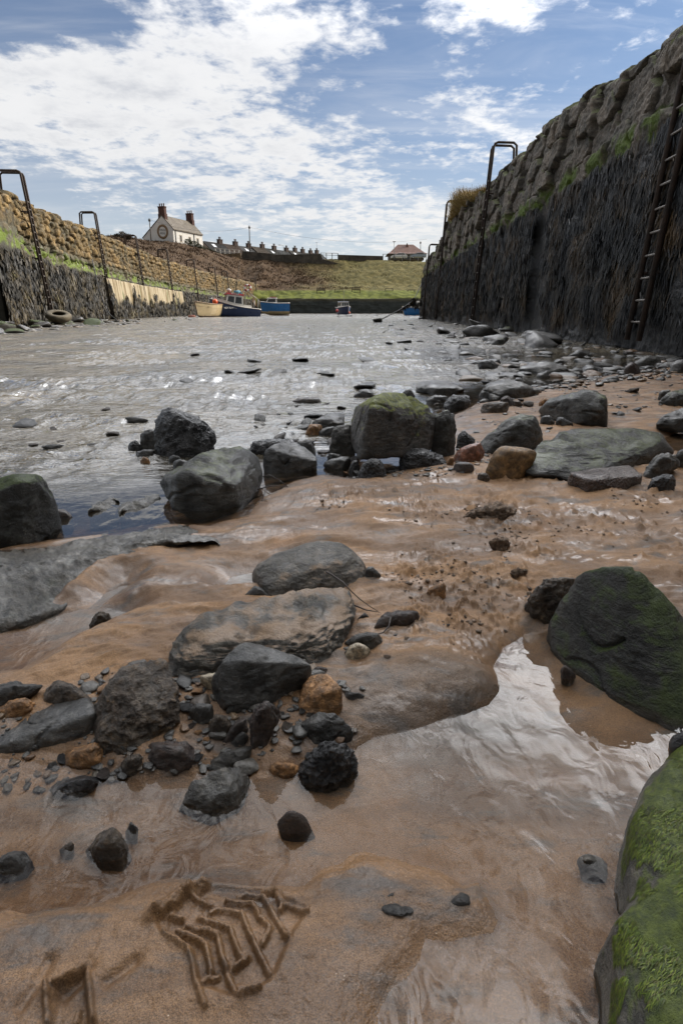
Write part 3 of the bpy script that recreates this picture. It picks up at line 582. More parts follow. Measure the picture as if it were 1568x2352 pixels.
# ================================================================== ROCKS
def rockmat(name, c1, c2, moss=0.0, rough=.5, bmp=.8, sc=9.0, c3=None, gloss=.5, mossc=((.022, .035, .006), (.10, .13, .012)), sandy=0.0, pits=0.0):
    m, t, b, o = newmat(name); co = nd(t, 'ShaderNodeTexCoord').outputs['Object']
    n1 = noise(t, co, sc, 7, .65, .4); n2 = noise(t, co, sc * 6, 8, .72)
    mp = nd(t, 'ShaderNodeMapping', {0: co, 'Rotation': (.25, .3, .4), 'Scale': (1, 1, 3.2)}).outputs[0]
    n3 = noise(t, mp, sc * 2.2, 6, .7, .5); n4 = noise(t, co, sc * 30, 4, .7)
    kq = .85 if max(c2) > .2 else .60; c1, c2 = tuple(q * kq for q in c1), tuple(q * kq for q in c2); c3 = tuple(q * kq for q in c3) if c3 else None
    c = mix(t, smooth(t, n1, .36, .64), c1, c2)
    if c3: c = mix(t, smooth(t, n3, .52, .68), c, c3)
    c = mix(t, smooth(t, n2, .34, .72), mix(t, 1.0, c, (.36, .36, .35), 'MULTIPLY'), mix(t, 1.0, c, (1.62, 1.60, 1.55), 'MULTIPLY'))
    c = mix(t, smooth(t, n4, .3, .7), mix(t, 1.0, c, (.72, .72, .72), 'MULTIPLY'), mix(t, 1.0, c, (1.28, 1.28, 1.27), 'MULTIPLY'))
    r = mth(t, 'ADD', lin(t, n2, .25, .75, rough - .10, rough + .18), 0.0)
    h = mth(t, 'ADD', mth(t, 'ADD', mth(t, 'MULTIPLY', n2, .9), mth(t, 'MULTIPLY', n3, .9)), mth(t, 'MULTIPLY', n4, .35))
    if pits: h = mth(t, 'ADD', h, mth(t, 'MULTIPLY', nd(t, 'ShaderNodeTexVoronoi', {'Vector': co, 'Scale': sc * 9}).outputs['Distance'], pits))
    nz_ = nd(t, 'ShaderNodeSeparateXYZ', {0: nd(t, 'ShaderNodeNewGeometry').outputs['Normal']}).outputs[2]
    if sandy:
        sm = mth(t, 'MULTIPLY', smooth(t, nz_, .55, .9), smooth(t, noise(t, co, sc * .8, 6, .65), .56 - .16 * sandy, .66 - .12 * sandy))
        c = mix(t, sm, c, mix(t, n4, (.14, .09, .05), (.30, .20, .12))); r = mix(t, sm, r, (.8, .8, .8))
    if max(c2) < .13:
        vd = nd(t, 'ShaderNodeTexVoronoi', {'Vector': co, 'Scale': sc * 13}).outputs['Distance']; sp_ = mth(t, 'MULTIPLY', smooth(t, vd, .10, .20, 1, 0), smooth(t, noise(t, co, sc * 1.1, 4, .6), .54, .64)); c = mix(t, mth(t, 'MULTIPLY', sp_, .6), c, (.20, .185, .15))
    if moss:
        mm = smooth(t, mth(t, 'ADD', mth(t, 'ADD', mth(t, 'MULTIPLY', nz_, .55), mth(t, 'MULTIPLY', n1, 1.0)), mth(t, 'MULTIPLY', n3, .35)), 1.32 - moss * .62, 1.50 - moss * .60)
        c = mix(t, mm, c, mix(t, smooth(t, n2, .3, .7), mossc[0], mossc[1])); r = mix(t, mm, r, (.85, .85, .85))
        h = mth(t, 'ADD', h, mth(t, 'MULTIPLY', mth(t, 'MULTIPLY', mm, n4), 1.2))
    lk(t, b, Base_Color=c, Roughness=r, Normal=bump(t, h, bmp, .011), Specular_IOR_Level=gloss); lk(t, b, Coat_Weight=mth(t, 'MULTIPLY', smooth(t, n1, .35, .6), .7 if rough < .5 else .3), Coat_Roughness=.22, Coat_IOR=1.45, Coat_Normal=bump(t, n2, .5, .006)); return m
RM = {
 'dark': rockmat('dark_wet_stone', (.024, .023, .021), (.064, .059, .051), 0, .40, .9, c3=(.085, .058, .034)),
 'grey': rockmat('grey_sandstone', (.055, .051, .044), (.125, .115, .098), 0, .42, .9, c3=(.11, .095, .07)),
 'pale': rockmat('pale_slab', (.085, .078, .066), (.165, .15, .125), 0, .38, .9, c3=(.10, .10, .075)),
 'mossy': rockmat('mossy_stone', (.055, .050, .045), (  .115, .10, .085), .70, .5, .9, c3=(.10, .07, .045), mossc=((.04, .052, .006), (.21, .23, .02))),
 'mossdark': rockmat('mossy_dark_stone', (.022, .023, .020), (.055, .053, .045), .78, .55, .9, 7.0, mossc=((.016, .026, .006), (.055, .08, .012))),
 'mossgrey': rockmat('mossy_grey_stone', (.040, .039, .033), (.105, .100, .086), .42, .40, 1.0, mossc=((.03, .042, .01), (.10, .115, .025))),
 'rugged': rockmat('black_rugged_stone', (.014, .014, .016), (.042, .040, .042), 0, .32, 1.0, 14.0, pits=.9, gloss=.6),
 'brown': rockmat('brown_conglomerate', (.075, .05, .032), (.15, .115, .08), 0, .5, 1.0, 11.0, c3=(.20, .12, .05), pits=.4),
 'maroon': rockmat('maroon_stone', (.055, .032, .026), (.10, .07, .052), 0, .42, 1.0, 12.0, c3=(.12, .06, .03)),
 'orange': rockmat('orange_sandstone', (.22, .105, .035), (.36, .19, .075), 0, .55, .7, 11.0, c3=(.18, .10, .05)),
 'red': rockmat('red_stone', (.17, .062, .035), (.28, .12, .07), 0, .4, .5, 10.0),
 'tan': rockmat('tan_sandstone', (.17, .098, .038), (.235, .14, .058), 0, .6, .3, 9.0),
 'slate': rockmat('slate_blue_stone', (.040, .039, .036), (.082, .078, .070), 0, .42, .6, 10.0, c3=(.14, .135, .125)),
 'sandyflat': rockmat('sandy_flat_stone', (.085, .078, .064), (.165, .15, .125), 0, .46, 1.0, 9.0, sandy=1.0),
 'sandyround': rockmat('sand_dusted_stone', (.075, .066, .052), (.15, .13, .105), 0, .5, .7, 9.0, sandy=.3),
 'brick': rockmat('worn_brick', (.085, .055, .045), (.15, .095, .072), 0, .38, .8, 16.0, c3=(.22, .17, .13), pits=1.2),
 'mottled': rockmat('mottled_pale_stone', (.30, .24, .16), (.48, .41, .30), 0, .45, .5, 22.0, c3=(.07, .06, .055)),
 'clod': rockmat('damp_sand_clod', (.19, .13, .088), (.31, .215, .145), 0, .8, 1.0, 18.0),
}
_ico = {}
def ico(n):
    if n not in _ico:
        bm = bmesh.new(); bmesh.ops.create_icosphere(bm, subdivisions=n, radius=1.0); bm.verts.ensure_lookup_table()
        _ico[n] = (np.array([v.co for v in bm.verts]), np.array([[v.index for v in f.verts] for f in bm.faces])); bm.free()
    return _ico[n]
def hull_planes(p):
    bm = bmesh.new(); vs = [bm.verts.new(q) for q in p]; r = bmesh.ops.convex_hull(bm, input=vs)
    fs = [g for g in bm.faces]; bm.normal_update(); out = {}
    used = {v for f in fs for v in f.verts}
    c = np.mean([v.co for v in used], 0)
    for f in fs:
        nrm = np.array(f.normal); d = float(nrm @ (np.array(f.verts[0].co) - c))
        if d < 0: nrm, d = -nrm, -d
        out[tuple(np.round(nrm, 2)) + (round(d, 2),)] = (nrm, d)
    bm.free(); N_ = np.array([v[0] for v in out.values()]); d_ = np.array([max(v[1], .02) for v in out.values()])
    return c, N_, d_
ROCKN = [0]
def hull_mesh(pts, p=16,  sub=5, disp=.05, rug=0.0, strata=0.0, seed=None, fine=1.0):
    pts = np.asarray(pts, float); lo, hi = pts.min(0), pts.max(0); ce, sz = (lo + hi) / 2, np.maximum((hi - lo) / 2, 1e-3)
    q = (pts - ce) / sz
    c, N_, d_ = hull_planes(q)
    if p == 48:
        RR = np.random.RandomState(ROCKN[0] + 900); ex = RR.normal(size=(24, 3)); ex /= np.linalg.norm(ex, axis=1)[:, None]
        sup = ((q - c) @ ex.T).max(0); N_ = np.concatenate([N_, ex]); d_ = np.concatenate([d_, np.maximum(.1, sup * RR.uniform(.78, .96, 24))])
    dirs, f = ico(sub)
    dirs = dirs * np.sqrt(sz / sz.max())[None]; dirs = dirs / np.linalg.norm(dirs, axis=1)[:, None]
    r = (np.maximum(0, dirs @ N_.T / d_[None]) ** p).sum(1) ** (-1.0 / p)
    v = c + dirs * r[:, None]
    a, b_ = v.min(0), v.max(0); k = (q.max(0) - q.min(0)) / (b_ - a); v = (v - (a + b_) / 2) * k + (q.max(0) + q.min(0)) / 2
    v = v * sz
    S = float(np.cbrt(np.prod(sz))) * 2
    ROCKN[0] += 1; o = (seed if seed is not None else ROCKN[0]) * 7.13
    nrm = v / (sz ** 1.4); nrm = nrm / np.linalg.norm(nrm, axis=1)[:, None]
    u = v / S
    dd = disp * S * (.45 * fbm(u[:, 0] * 1.8 + o, u[:, 1] * 1.8, u[:, 2] * 1.8 + o, 2) + .70 * fbm(u[:, 0] * 5 + o, u[:, 1] * 5, u[:, 2] * 5, 4, .6))
    if rug: dd = dd + rug * S * (fbm(u[:, 0] * 5 + o, u[:, 1] * 5 + o, u[:, 2] * 5, 4, .6, True) - .2)
    if strata:
        h = (u[:, 2] + .25 * u[:, 0] - .15 * u[:, 1]) * 9 + 1.2 * fbm(u[:, 0] * 2 + o, u[:, 1] * 2, u[:, 2] * 2, 3)
        dd = dd + strata * S * (np.abs((h % 1.0) - .5) * 2 - .5)
    if p >= 12: dd = dd - .035 * S * np.exp(-(perlin(u[:, 0] * 1.9 + o, u[:, 1] * 1.9 + 5, u[:, 2] * 1.9) / .035) ** 2) * (perlin(u[:, 0] * 1.3, u[:, 1] * 1.3 + o, u[:, 2] * 1.3 + 9) > -.05)
    dd = dd + .0012 * fine * fbm(v[:, 0] * 45 + o, v[:, 1] * 45, v[:, 2] * 45, 3, .6)
    return v + nrm * dd[:, None] + ce, f
def rock(name, label, cat, cr, outline, m, ridge=None, z0=None, p=48, sub=5, disp=.045, rug=0.0, strata=0.0, depth=.8, tilt=22, lean=.12, group=None, sink=.03, raw=None, fine=1.0):
    ol = cv(cr, outline); xs = [q[0] for q in ol]; by = max(q[1] for q in ol)
    if z0 is None:
        z0 = .01
        for _ in range(3):
            g_ = G((min(xs) + max(xs)) / 2, by - 2, z0); z0 = float(np.clip(ground_h(np.array([g_[0]]), np.array([g_[1]]), False)[0], -.02, .07))
    base = G((min(xs) + max(xs)) / 2, by, z0); Yb = base[1]
    zc = Yb * math.cos(PITCH) + (EYE - z0) * math.sin(PITCH); W = (max(xs) - min(xs)) / F * zc
    Hh = (by - min(q[1] for q in ol)) / F * zc
    pts = []
    if raw: pts = raw
    elif ridge:
        rg = sorted(cv(cr, ridge)); rx = [q[0] for q in rg]; ry = [q[1] for q in rg]
        bot, top = [], []
        for q in ol: (bot if q[1] > np.interp(q[0], rx, ry) + 1 else top).append(q)
        bx = sorted((q[0], min(G(q[0], q[1], z0)[1], Yb + depth * W)) for q in bot if q[1] > np.interp(q[0], rx, ry) + .35 * (by - np.interp(q[0], rx, ry)))
        if not bx: bx = [(rx[0], Yb)]
        bY = lambda x: float(np.interp(x, [k[0] for k in bx], [k[1] for k in bx]))
        for q in bot:
            fr = min(1, max(0, (by - q[1]) / max(1, by - np.interp(q[0], rx, ry))))
            a = P(q[0], q[1], bY(q[0]) + lean * Hh * fr); pts.append(a)
            if fr < .35: pts.append(a - [0, 0, sink])
        rp = [P(x, y, bY(x) + lean * Hh) for x, y in rg]; pts += rp
        tt = math.tan(math.radians(tilt))
        for q in top:
            k = int(np.argmin([abs(x - q[0]) for x in rx])); a0 = rp[k]; r = ray(*q)
            # plane through ridge point: z - z_a = tan(tilt) * (y - y_a)
            dn = r[2] - tt * r[1]
            tY = ((a0[2] - EYE) + tt * (0 - a0[1])) / dn * r[1] if abs(dn) > 1e-6 else 1e9
            tY = min(max(tY, a0[1] + .04 * W), a0[1] + depth * W) if tY > 0 else a0[1] + depth * W
            a = P(q[0], q[1], tY); pts.append(a); pts.append(np.array([a[0] * (1 + .05 * W / tY), a[1] + .10 * W, z0 - sink]))
    else:
        dY = depth * W; cx_ = sum(xs) / len(xs); cy_ = sum(q[1] for q in ol) / len(ol)
        for q in ol:
            lowk = max(0.0, min(1.0, (q[1] - cy_) / max(1e-6, by - cy_)))
            gY = G(q[0], q[1], z0)[1] if lowk > .45 else 1e9
            a = P(q[0], q[1], min(Yb + dY * .5 * (1 - lowk ** 2) + .02 * W, gY + .02 * W)); pts.append(a)
            if lowk > .5: pts.append(a - [0, 0, sink])
            s = .58; qi = (cx_ + (q[0] - cx_) * s, cy_ + (q[1] - cy_) * s)
            pts.append(P(*qi, Yb + dY * .16)); bq = P(*qi, Yb + dY * .86); pts.append(bq)
    pts = np.array(pts)
    v, f = hull_mesh(pts, p, sub, disp, rug, strata, fine=fine)
    loc = np.array([(v[:, 0].min() + v[:, 0].max()) / 2, (v[:, 1].min() + v[:, 1].max()) / 2, z0])
    o = mesh_np(name, v, f, RM[m] if isinstance(m, str) else m, loc=loc)
    return tag(o, label, cat, group)
rock('boulder', 'large dark boulder with a mossy top cut off by the frame edge beside calm water', 'boulder', 1, [(-90, 975), (0, 955), (100, 945), (200, 935), (255, 950), (272, 1000), (285, 1065), (340, 1120), (352, 1200), (375, 1255), (365, 1285), (280, 1325), (150, 1375), (0, 1392), (-90, 1392)], 'mossdark', ridge=[(-90, 1060), (0, 1040), (120, 1000), (225, 985), (275, 1070)], tilt=30, depth=.6, disp=.035)
rock('stone', 'small purplish stone poking from behind the dark mossy boulder at the calm pool', 'stone', 1, [(330, 1150), (400, 1160), (440, 1180), (465, 1210), (460, 1245), (380, 1262), (330, 1230)], 'maroon', sub=4)
rock('boulder', 'black pitted upright boulder standing in the shallow river', 'boulder', 1, [(972, 620), (1000, 560), (1045, 520), (1100, 535), (1200, 560), (1260, 595), (1325, 640), (1358, 690), (1350, 750), (1290, 800), (1200, 835), (1060, 835), (985, 790)], 'rugged', p=14, rug=.045, disp=.06, z0=0, depth=.75)
rock('stone', 'dark squarish stone leaning against the black pitted boulder in the river', 'stone', 1, [(880, 690), (930, 660), (990, 655), (990, 785), (885, 775)], 'dark', z0=0, sub=4)
rock('stone', 'small black lumpy stone in the water near the dark squarish stone', 'stone', 1, [(805, 755), (850, 725), (885, 760), (890, 780), (810, 788)], 'rugged', z0=0, sub=4, rug=.04)
rock('stone', 'flat dark ledge stone at the foot of the black pitted boulder', 'stone', 1, [(855, 795), (900, 780), (985, 780), (985, 815), (870, 825)], 'dark', z0=0, sub=4)
rock('pebble', 'small orange brown stone in the water in front of the black pitted boulder', 'stone', 1, [(882, 855), (905, 825), (940, 845), (945, 862), (900, 870)], 'orange', z0=0, sub=4)
rock('stone', 'grey rounded pebble tucked between the black pitted boulder and the grey boulder', 'stone', 1, [(1060, 830), (1085, 815), (1130, 825), (1140, 860), (1070, 870)], 'dark', z0=0, sub=4, p=9)
rock('stone', 'grey rounded pebble partly under the mossy edged grey boulder', 'stone', 1, [(1085, 865), (1120, 840), (1170, 850), (1190, 880), (1100, 905)], 'slate', z0=0, sub=4, p=9)
rock('boulder', 'big grey boulder with a green edge at the waterline in mid picture', 'boulder', 0, [(368, 1116), (417, 1072), (461, 1045), (542, 1026), (572, 1029), (592, 1058), (601, 1085), (596, 1115), (566, 1142), (545, 1165), (480, 1174), (400, 1170), (372, 1142)], 'mossgrey', ridge=[(372, 1112), (417, 1078), (450, 1107), (482, 1114), (538, 1112), (560, 1100), (595, 1075)], tilt=20, lean=.05, disp=.03, depth=.7, z0=0)
def ledge(name, label, lines, zs, m, n=160, k=70, amp=.007, strata=.004, ends=.03, cat='rock'):
    """low bedrock: lofted between photo-traced lines (back to front), each at its own height; sinks below ground at its rim"""
    L = [np.array([G(x, y, z) for x, y in l]) for l, z in zip(lines, zs)]
    rows = []
    for l in L:
        d_ = np.concatenate([[0], np.cumsum(np.linalg.norm(np.diff(l, axis=0), axis=1))]); tt_ = np.linspace(0, d_[-1], n); rows.append(np.stack([np.interp(tt_, d_, l[:, q]) for q in range(3)], 1))
    rows = [rows[0] + [0, .02, -.06]] + rows + [rows[-1] + [0, -.012, -.06]]; rows = np.array(rows); kk = np.linspace(0, len(rows) - 1, k)
    V = np.stack([np.stack([np.interp(kk, np.arange(len(rows)), rows[:, c_, q]) for q in range(3)], 1) for c_ in range(n)], 0)
    e_ = np.minimum(np.arange(n), n - 1 - np.arange(n)) / (n * .06); V[:, :, 2] -= ends * (1 - np.clip(e_, 0, 1))[:, None] ** 2
    v = V.reshape(-1, 3); v[:, 2] += amp * fbm(v[:, 0] * 9, v[:, 1] * 14, 3.3, 4, .55) + amp * .8 * fbm(v[:, 0] * 22 + v[:, 1] * 10, v[:, 1] * 40 - v[:, 0] * 12, 6., 3, .55, True) - amp * .4
    hh = v[:, 2] * 55 + 1.5 * fbm(v[:, 0] * 4, v[:, 1] * 4, 1., 3); v[:, 1] += strata * (np.abs(hh % 1 - .5) * 2 - .5); v[:, 1] += .006 * fbm(v[:, 0] * 18, v[:, 2] * 30, 2., 3)
    return tag(mesh_np(name, v, grid_faces(n, k), RM[m], loc=v.mean(0)), label, cat)
c4 = lambda *pts: cv(4, pts)
c1 = lambda *pts: cv(1, pts)
ledge('ledge', 'long low wet bedrock ledge running across the sand under the calm pool', [c4((-200, 330), (150, 300), (330, 272), (480, 240), (700, 207), (890, 192), (950, 167), (1180, 145), (1235, 180), (1300, 215), (1400, 224)), c4((-200, 400), (200, 380), (420, 340), (640, 285), (890, 245), (1010, 215), (1170, 205), (1250, 225), (1320, 228), (1400, 232)), c4((-200, 420), (200, 405), (430, 370), (640, 308), (890, 270), (1010, 245), (1130, 262), (1220, 258), (1330, 245), (1400, 235)),
  c4((-200, 790), (0, 785), (150, 750), (250, 715), (400, 655), (470, 610), (560, 535), (700, 440), (800, 410), (900, 385), (960, 352), (1060, 322), (1130, 312), (1250, 272), (1330, 258), (1400, 240))], [-.004, .040, .046, .012], 'pale')
ledge('slab', 'flat grey slab barely awash in the calm pool', [c1((545, 1160), (620, 1108), (690, 1060), (745, 1085)), c1((550, 1170), (640, 1125), (700, 1090), (752, 1100)), c1((560, 1182), (640, 1176), (700, 1163), (760, 1105))], [-.004, .010, -.004], 'pale', 60, 30, .006, .002, .012)
ledge('slab', 'flat grey slab awash touching the big grey boulder', [c1((735, 1165), (765, 1112), (870, 1090), (925, 1060), (1010, 1045)), c1((740, 1175), (790, 1130), (880, 1110), (940, 1080), (1012, 1065)), c1((755, 1186), (850, 1165), (950, 1142), (1000, 1120), (1015, 1100))], [-.004, .012, -.004], 'pale', 70, 30, .006, .002, .012)
rock('boulder', 'largest central boulder with bright green moss on its top perched on stones', 'boulder', 2, [(785, 575), (900, 545), (1000, 520), (1060, 493), (1120, 500), (1200, 545), (1272, 600), (1322, 670), (1332, 730), (1332, 855), (1250, 885), (1070, 893), (985, 920), (900, 933), (835, 925), (812, 870), (800, 760)], 'mossy', ridge=[(795, 625), (900, 605), (1010, 600), (1120, 620), (1230, 650), (1325, 715)], tilt=26, lean=.10, z0=.045, disp=.028, depth=.75, sink=.0, sub=6)
rock('boulder', 'black stone wedged under the moss topped central boulder', 'stone', 2, [(835, 1010), (865, 945), (900, 920), (975, 915), (1005, 970), (1012, 1040), (945, 1072), (855, 1062)], 'rugged', p=10, z0=.0)
rock('boulder', 'black glistening stone under the far lower corner of the moss topped boulder', 'stone', 2, [(1090, 930), (1130, 870), (1240, 850), (1330, 880), (1385, 930), (1370, 985), (1230, 1000), (1120, 985)], 'rugged', p=10, z0=.0, rug=.02)
rock('boulder', 'tall rounded grey boulder close behind the moss topped central boulder', 'boulder', 2, [(1290, 680), (1330, 635), (1385, 615), (1422, 632), (1447, 705), (1440, 815), (1420, 905), (1350, 928), (1290, 900)], 'mossgrey', p=10, z0=.0, disp=.05)
rock('boulder', 'dark angular wedge shaped block beside the grey boulder at the water edge', 'boulder', 2, [(243, 900), (257, 850), (300, 820), (440, 805), (500, 850), (575, 935), (560, 960), (420, 1000), (300, 1010), (240, 1000)], 'dark', ridge=[(248, 868), (340, 872), (430, 905), (575, 945)], tilt=16, disp=.025, z0=0)
rock('boulder', 'low dark lumpy stone behind the wedge shaped block', 'stone', 2, [(148, 850), (175, 800), (225, 797), (380, 795), (440, 800), (400, 860), (235, 895), (165, 885)], 'rugged', z0=0, rug=.03)
rock('stone', 'dark stone just behind the high end of the wedge shaped block', 'stone', 2, [(450, 812), (540, 797), (568, 850), (566, 905), (500, 860)], 'dark', z0=0, sub=4)
rock('boulder', 'grey square block close beside the moss topped central boulder', 'boulder', 2, [(650, 875), (682, 718), (790, 705), (812, 780), (815, 895), (700, 895)], 'grey', p=20, z0=0, depth=.6)
rock('slab', 'dark pointed slab lying behind the grey square block', 'rock', 2, [(543, 682), (620, 645), (730, 620), (748, 690), (740, 712), (600, 722), (550, 692)], 'dark', z0=0, sub=4, ridge=[(545, 680), (640, 672), (745, 655)], tilt=12)
rock('stone', 'small tan stone at the water edge beside the pointed slab', 'stone', 2, [(500, 765), (512, 728), (540, 700), (600, 710), (608, 752), (545, 772)], 'orange', z0=0, sub=4)
rock('stone', 'dark stone between the tan stone and the grey square block', 'stone', 2, [(588, 745), (640, 722), (685, 715), (672, 778), (600, 775)], 'dark', z0=0, sub=4)
rock('stone', 'flat red brown stone in the shallows beyond the tan stone', 'stone', 2, [(423, 552), (480, 530), (590, 535), (603, 562), (500, 572)], 'maroon', z0=0, sub=4, p=10)
rock('stone', 'smooth grey cobble in the gap in front of the grey square block', 'stone', 2, [(640, 905), (660, 880), (720, 890), (745, 915), (690, 930)], 'slate', z0=0, sub=4, p=9)
rock('stone', 'flat slate stone below the grey square block', 'stone', 2, [(618, 945), (680, 920), (770, 905), (790, 950), (740, 990), (660, 985)], 'slate', z0=0, sub=4)
rock('stone', 'dark little stone beside the black wedged stone under the central boulder', 'stone', 2, [(775, 990), (800, 935), (835, 925), (845, 990), (800, 1005)], 'rugged', z0=0, sub=4)
rock('boulder', 'sloping mossy boulder behind the rounded tan stone', 'boulder', 3, [(285, 815), (350, 760), (480, 652), (600, 640), (650, 660), (682, 740), (685, 795), (630, 855), (560, 882), (330, 885)], 'mossgrey', p=14, depth=.7, disp=.04)
rock('stone', 'smooth rounded tan sandstone with a flat face', 'stone', 3, [(323, 1008), (388, 855), (420, 835), (480, 838), (620, 858), (648, 885), (602, 965), (520, 1032), (430, 1048), (358, 1036)], 'tan', p=9, disp=.012, depth=.55)
rock('stone', 'smooth red stone next to the rounded tan sandstone', 'stone', 3, [(126, 905), (150, 860), (260, 815), (292, 815), (322, 880), (312, 912), (200, 942), (140, 937)], 'red', p=9, disp=.02)
rock('stone', 'dark brown oval cobble below the smooth red stone', 'stone', 3, [(125, 985), (140, 945), (190, 935), (250, 950), (258, 985), (200, 1010), (150, 1008)], 'maroon', p=8, sub=4, disp=.015)
rock('stone', 'small rusty pebble beside the dark brown oval cobble', 'stone', 3, [(85, 940), (110, 905), (130, 915), (125, 960), (95, 965)], 'orange', sub=4, p=9)
rock('stone', 'pinkish round pebble in front of the tan sandstone', 'stone', 3, [(275, 1040), (290, 1008), (335, 1005), (358, 1040), (330, 1060), (290, 1060)], 'brown', sub=4, p=9)
rock('boulder', 'long sloping wet grey slab with patchy moss beside the broken brick', 'boulder', 3, [(560, 1000), (632, 862), (850, 735), (940, 725), (1100, 730), (1300, 738), (1450, 745), (1490, 780), (1510, 850), (1502, 892), (1400, 905), (1300, 935), (1200, 965), (1000, 995), (870, 1005), (850, 1052), (720, 1032), (600, 1022)], 'mossgrey', ridge=[(600, 980), (760, 985), (960, 960), (1130, 890), (1300, 830), (1480, 790)], tilt=24, lean=.2, depth=.55, disp=.04, rug=.015)
rock('boulder', 'squared dark block standing on wet sand above the long slab', 'boulder', 3, [(676, 605), (700, 560), (880, 510), (990, 488), (1060, 500), (1078, 560), (1086, 640), (1072, 702), (900, 692), (760, 655), (680, 640)], 'mossgrey', ridge=[(685, 580), (880, 545), (1065, 522)], tilt=14, disp=.025)
brk = rock('brick', 'worn broken brick lying on the sand in front of the long mossy slab', 'brick', 3, [(860, 1000), (1222, 957), (1262, 975), (1312, 1030), (1292, 1082), (1110, 1112), (980, 1122), (892, 1092), (862, 1042)], 'brick', ridge=[(866, 1010), (985, 1052), (1305, 1028)], tilt=1, lean=.02, p=34, disp=.02, depth=.6)
rock('stone', 'black rounded stone on the sand beyond the end of the brick', 'stone', 3, [(1338, 1090), (1370, 1040), (1440, 1012), (1502, 1018), (1523, 1072), (1492, 1122), (1430, 1133), (1360, 1122)], 'rugged', p=12, rug=.015)
rock('stone', 'grey brown stone between the long slab and the black rounded stone', 'stone', 3, [(1308, 1005), (1340, 950), (1390, 900), (1470, 880), (1522, 900), (1548, 960), (1500, 992), (1400, 1022), (1320, 1027)], 'grey', p=12)
rock('stone', 'dark stone at the frame edge beside the brown puddle', 'stone', 3, [(1512, 905), (1540, 860), (1600, 840), (1640, 900), (1620, 980), (1550, 960)], 'dark', sub=4)
rock('boulder', 'broad flat topped grey boulder on the upper sand near the river', 'boulder', 3, [(288, 530), (310, 495), (330, 450), (500, 420), (600, 445), (662, 490), (652, 530), (500, 548), (380, 555)], 'grey', ridge=[(300, 515), (360, 470), (470, 475), (560, 485), (655, 500)], tilt=12)
rock('stone', 'brown block lying on sand below the broad flat topped boulder', 'stone', 3, [(298, 600), (320, 568), (420, 558), (470, 560), (475, 598), (430, 632), (310, 627)], 'brown', sub=4)
rock('stone', 'brown pointed stone directly under the broad flat topped boulder', 'stone', 3, [(420, 545), (470, 520), (500, 535), (505, 590), (440, 585)], 'maroon', sub=4)
rock('stone', 'small brown stone next to the brown pointed stone', 'stone', 3, [(500, 552), (545, 555), (566, 580), (510, 592)], 'brown', sub=4)
rock('stone', 'tan stone in front of the squared dark block top edge', 'stone', 3, [(660, 560), (690, 535), (745, 545), (740, 572), (670, 580)], 'orange', sub=4)
rock('boulder', 'grey green boulder cut off by the frame edge on the upper sand', 'boulder', 3, [(1418, 562), (1480, 500), (1568, 480), (1640, 490), (1640, 590), (1480, 588)], 'mossgrey', ridge=[(1425, 550), (1500, 520), (1640, 515)], tilt=14)
rock('stone', 'grey stone tucked behind the frame edge grey green boulder', 'stone', 3, [(1408, 510), (1425, 488), (1492, 484), (1490, 540), (1420, 560)], 'grey', sub=4)
rock('slab', 'dark slanting slab beside the brown puddle at the frame edge', 'rock', 3, [(1403, 692), (1470, 640), (1568, 598), (1660, 590), (1660, 712), (1500, 718)], 'slate', ridge=[(1410, 690), (1520, 680), (1660, 660)], tilt=20)
rock('stone', 'lumpy black stone behind the moss topped boulder on wet sand', 'stone', 3, [(145, 830), (160, 760), (190, 740), (250, 790), (262, 820), (200, 850)], 'rugged', sub=4, rug=.03)
rock('stone', 'small grey stone between the mossy boulder and the squared dark block', 'stone', 3, [(668, 690), (690, 645), (740, 645), (765, 690), (720, 705)], 'dark', sub=4)
rock('stone', 'small sloping dark stone at the foot of the squared dark block', 'stone', 3, [(770, 700), (775, 655), (820, 665), (885, 700), (820, 708)], 'dark', sub=4)
rock('boulder', 'wide dark boulder at the water edge beyond the upper sand', 'boulder', 3, [(540, 380), (560, 330), (700, 300), (830, 330), (842, 380), (700, 392)], 'grey', z0=0, ridge=[(545, 360), (690, 350), (840, 360)], tilt=10, sub=4)
rock('stone', 'pointed grey stone in front of the wide dark boulder at the water edge', 'stone', 3, [(650, 402), (720, 365), (752, 400), (700, 412)], 'grey', z0=0, sub=4)
rock('stone', 'dark boulder half in the puddle below the quay wall', 'boulder', 3, [(840, 278), (920, 230), (1005, 268), (900, 285)], 'dark', z0=0, sub=4)
rock('stone', 'dark stone in the river beyond the broad flat topped boulder', 'stone', 3, [(280, 335), (290, 300), (370, 295), (412, 330), (380, 350), (300, 348)], 'dark', z0=0, sub=4)
rock('stone', 'green topped stone below the quay wall slot', 'stone', 3, [(365, 195), (400, 160), (450, 165), (458, 190), (400, 205)], 'mossgrey', z0=0, sub=4)
rock('stone', 'flat grey stone near the quay ladder foot', 'boulder', 3, [(1258, 318), (1350, 270), (1420, 290), (1435, 330), (1300, 332)], 'grey', z0=0, sub=4)
rock('stone', 'reddish dark upright stone below the quay ladder', 'stone', 3, [(1190, 395), (1200, 330), (1250, 310), (1290, 360), (1295, 402), (1220, 408)], 'maroon', z0=0, sub=4)
rock('stone', 'smooth grey stone on sand below the reddish upright stone', 'stone', 3, [(1028, 440), (1100, 400), (1160, 400), (1175, 452), (1080, 468)], 'slate', z0=0, sub=4, p=10)
rock('stone', 'pale pointed stone on sand near the far frame edge', 'stone', 3, [(1418, 415), (1470, 365), (1512, 400), (1500, 418)], 'grey', z0=0, sub=4)
rock('boulder', 'grey boulder at the frame edge below the quay wall', 'boulder', 3, [(1470, 395), (1490, 320), (1568, 290), (1640, 300), (1640, 400), (1540, 410)], 'grey', z0=0, sub=4)
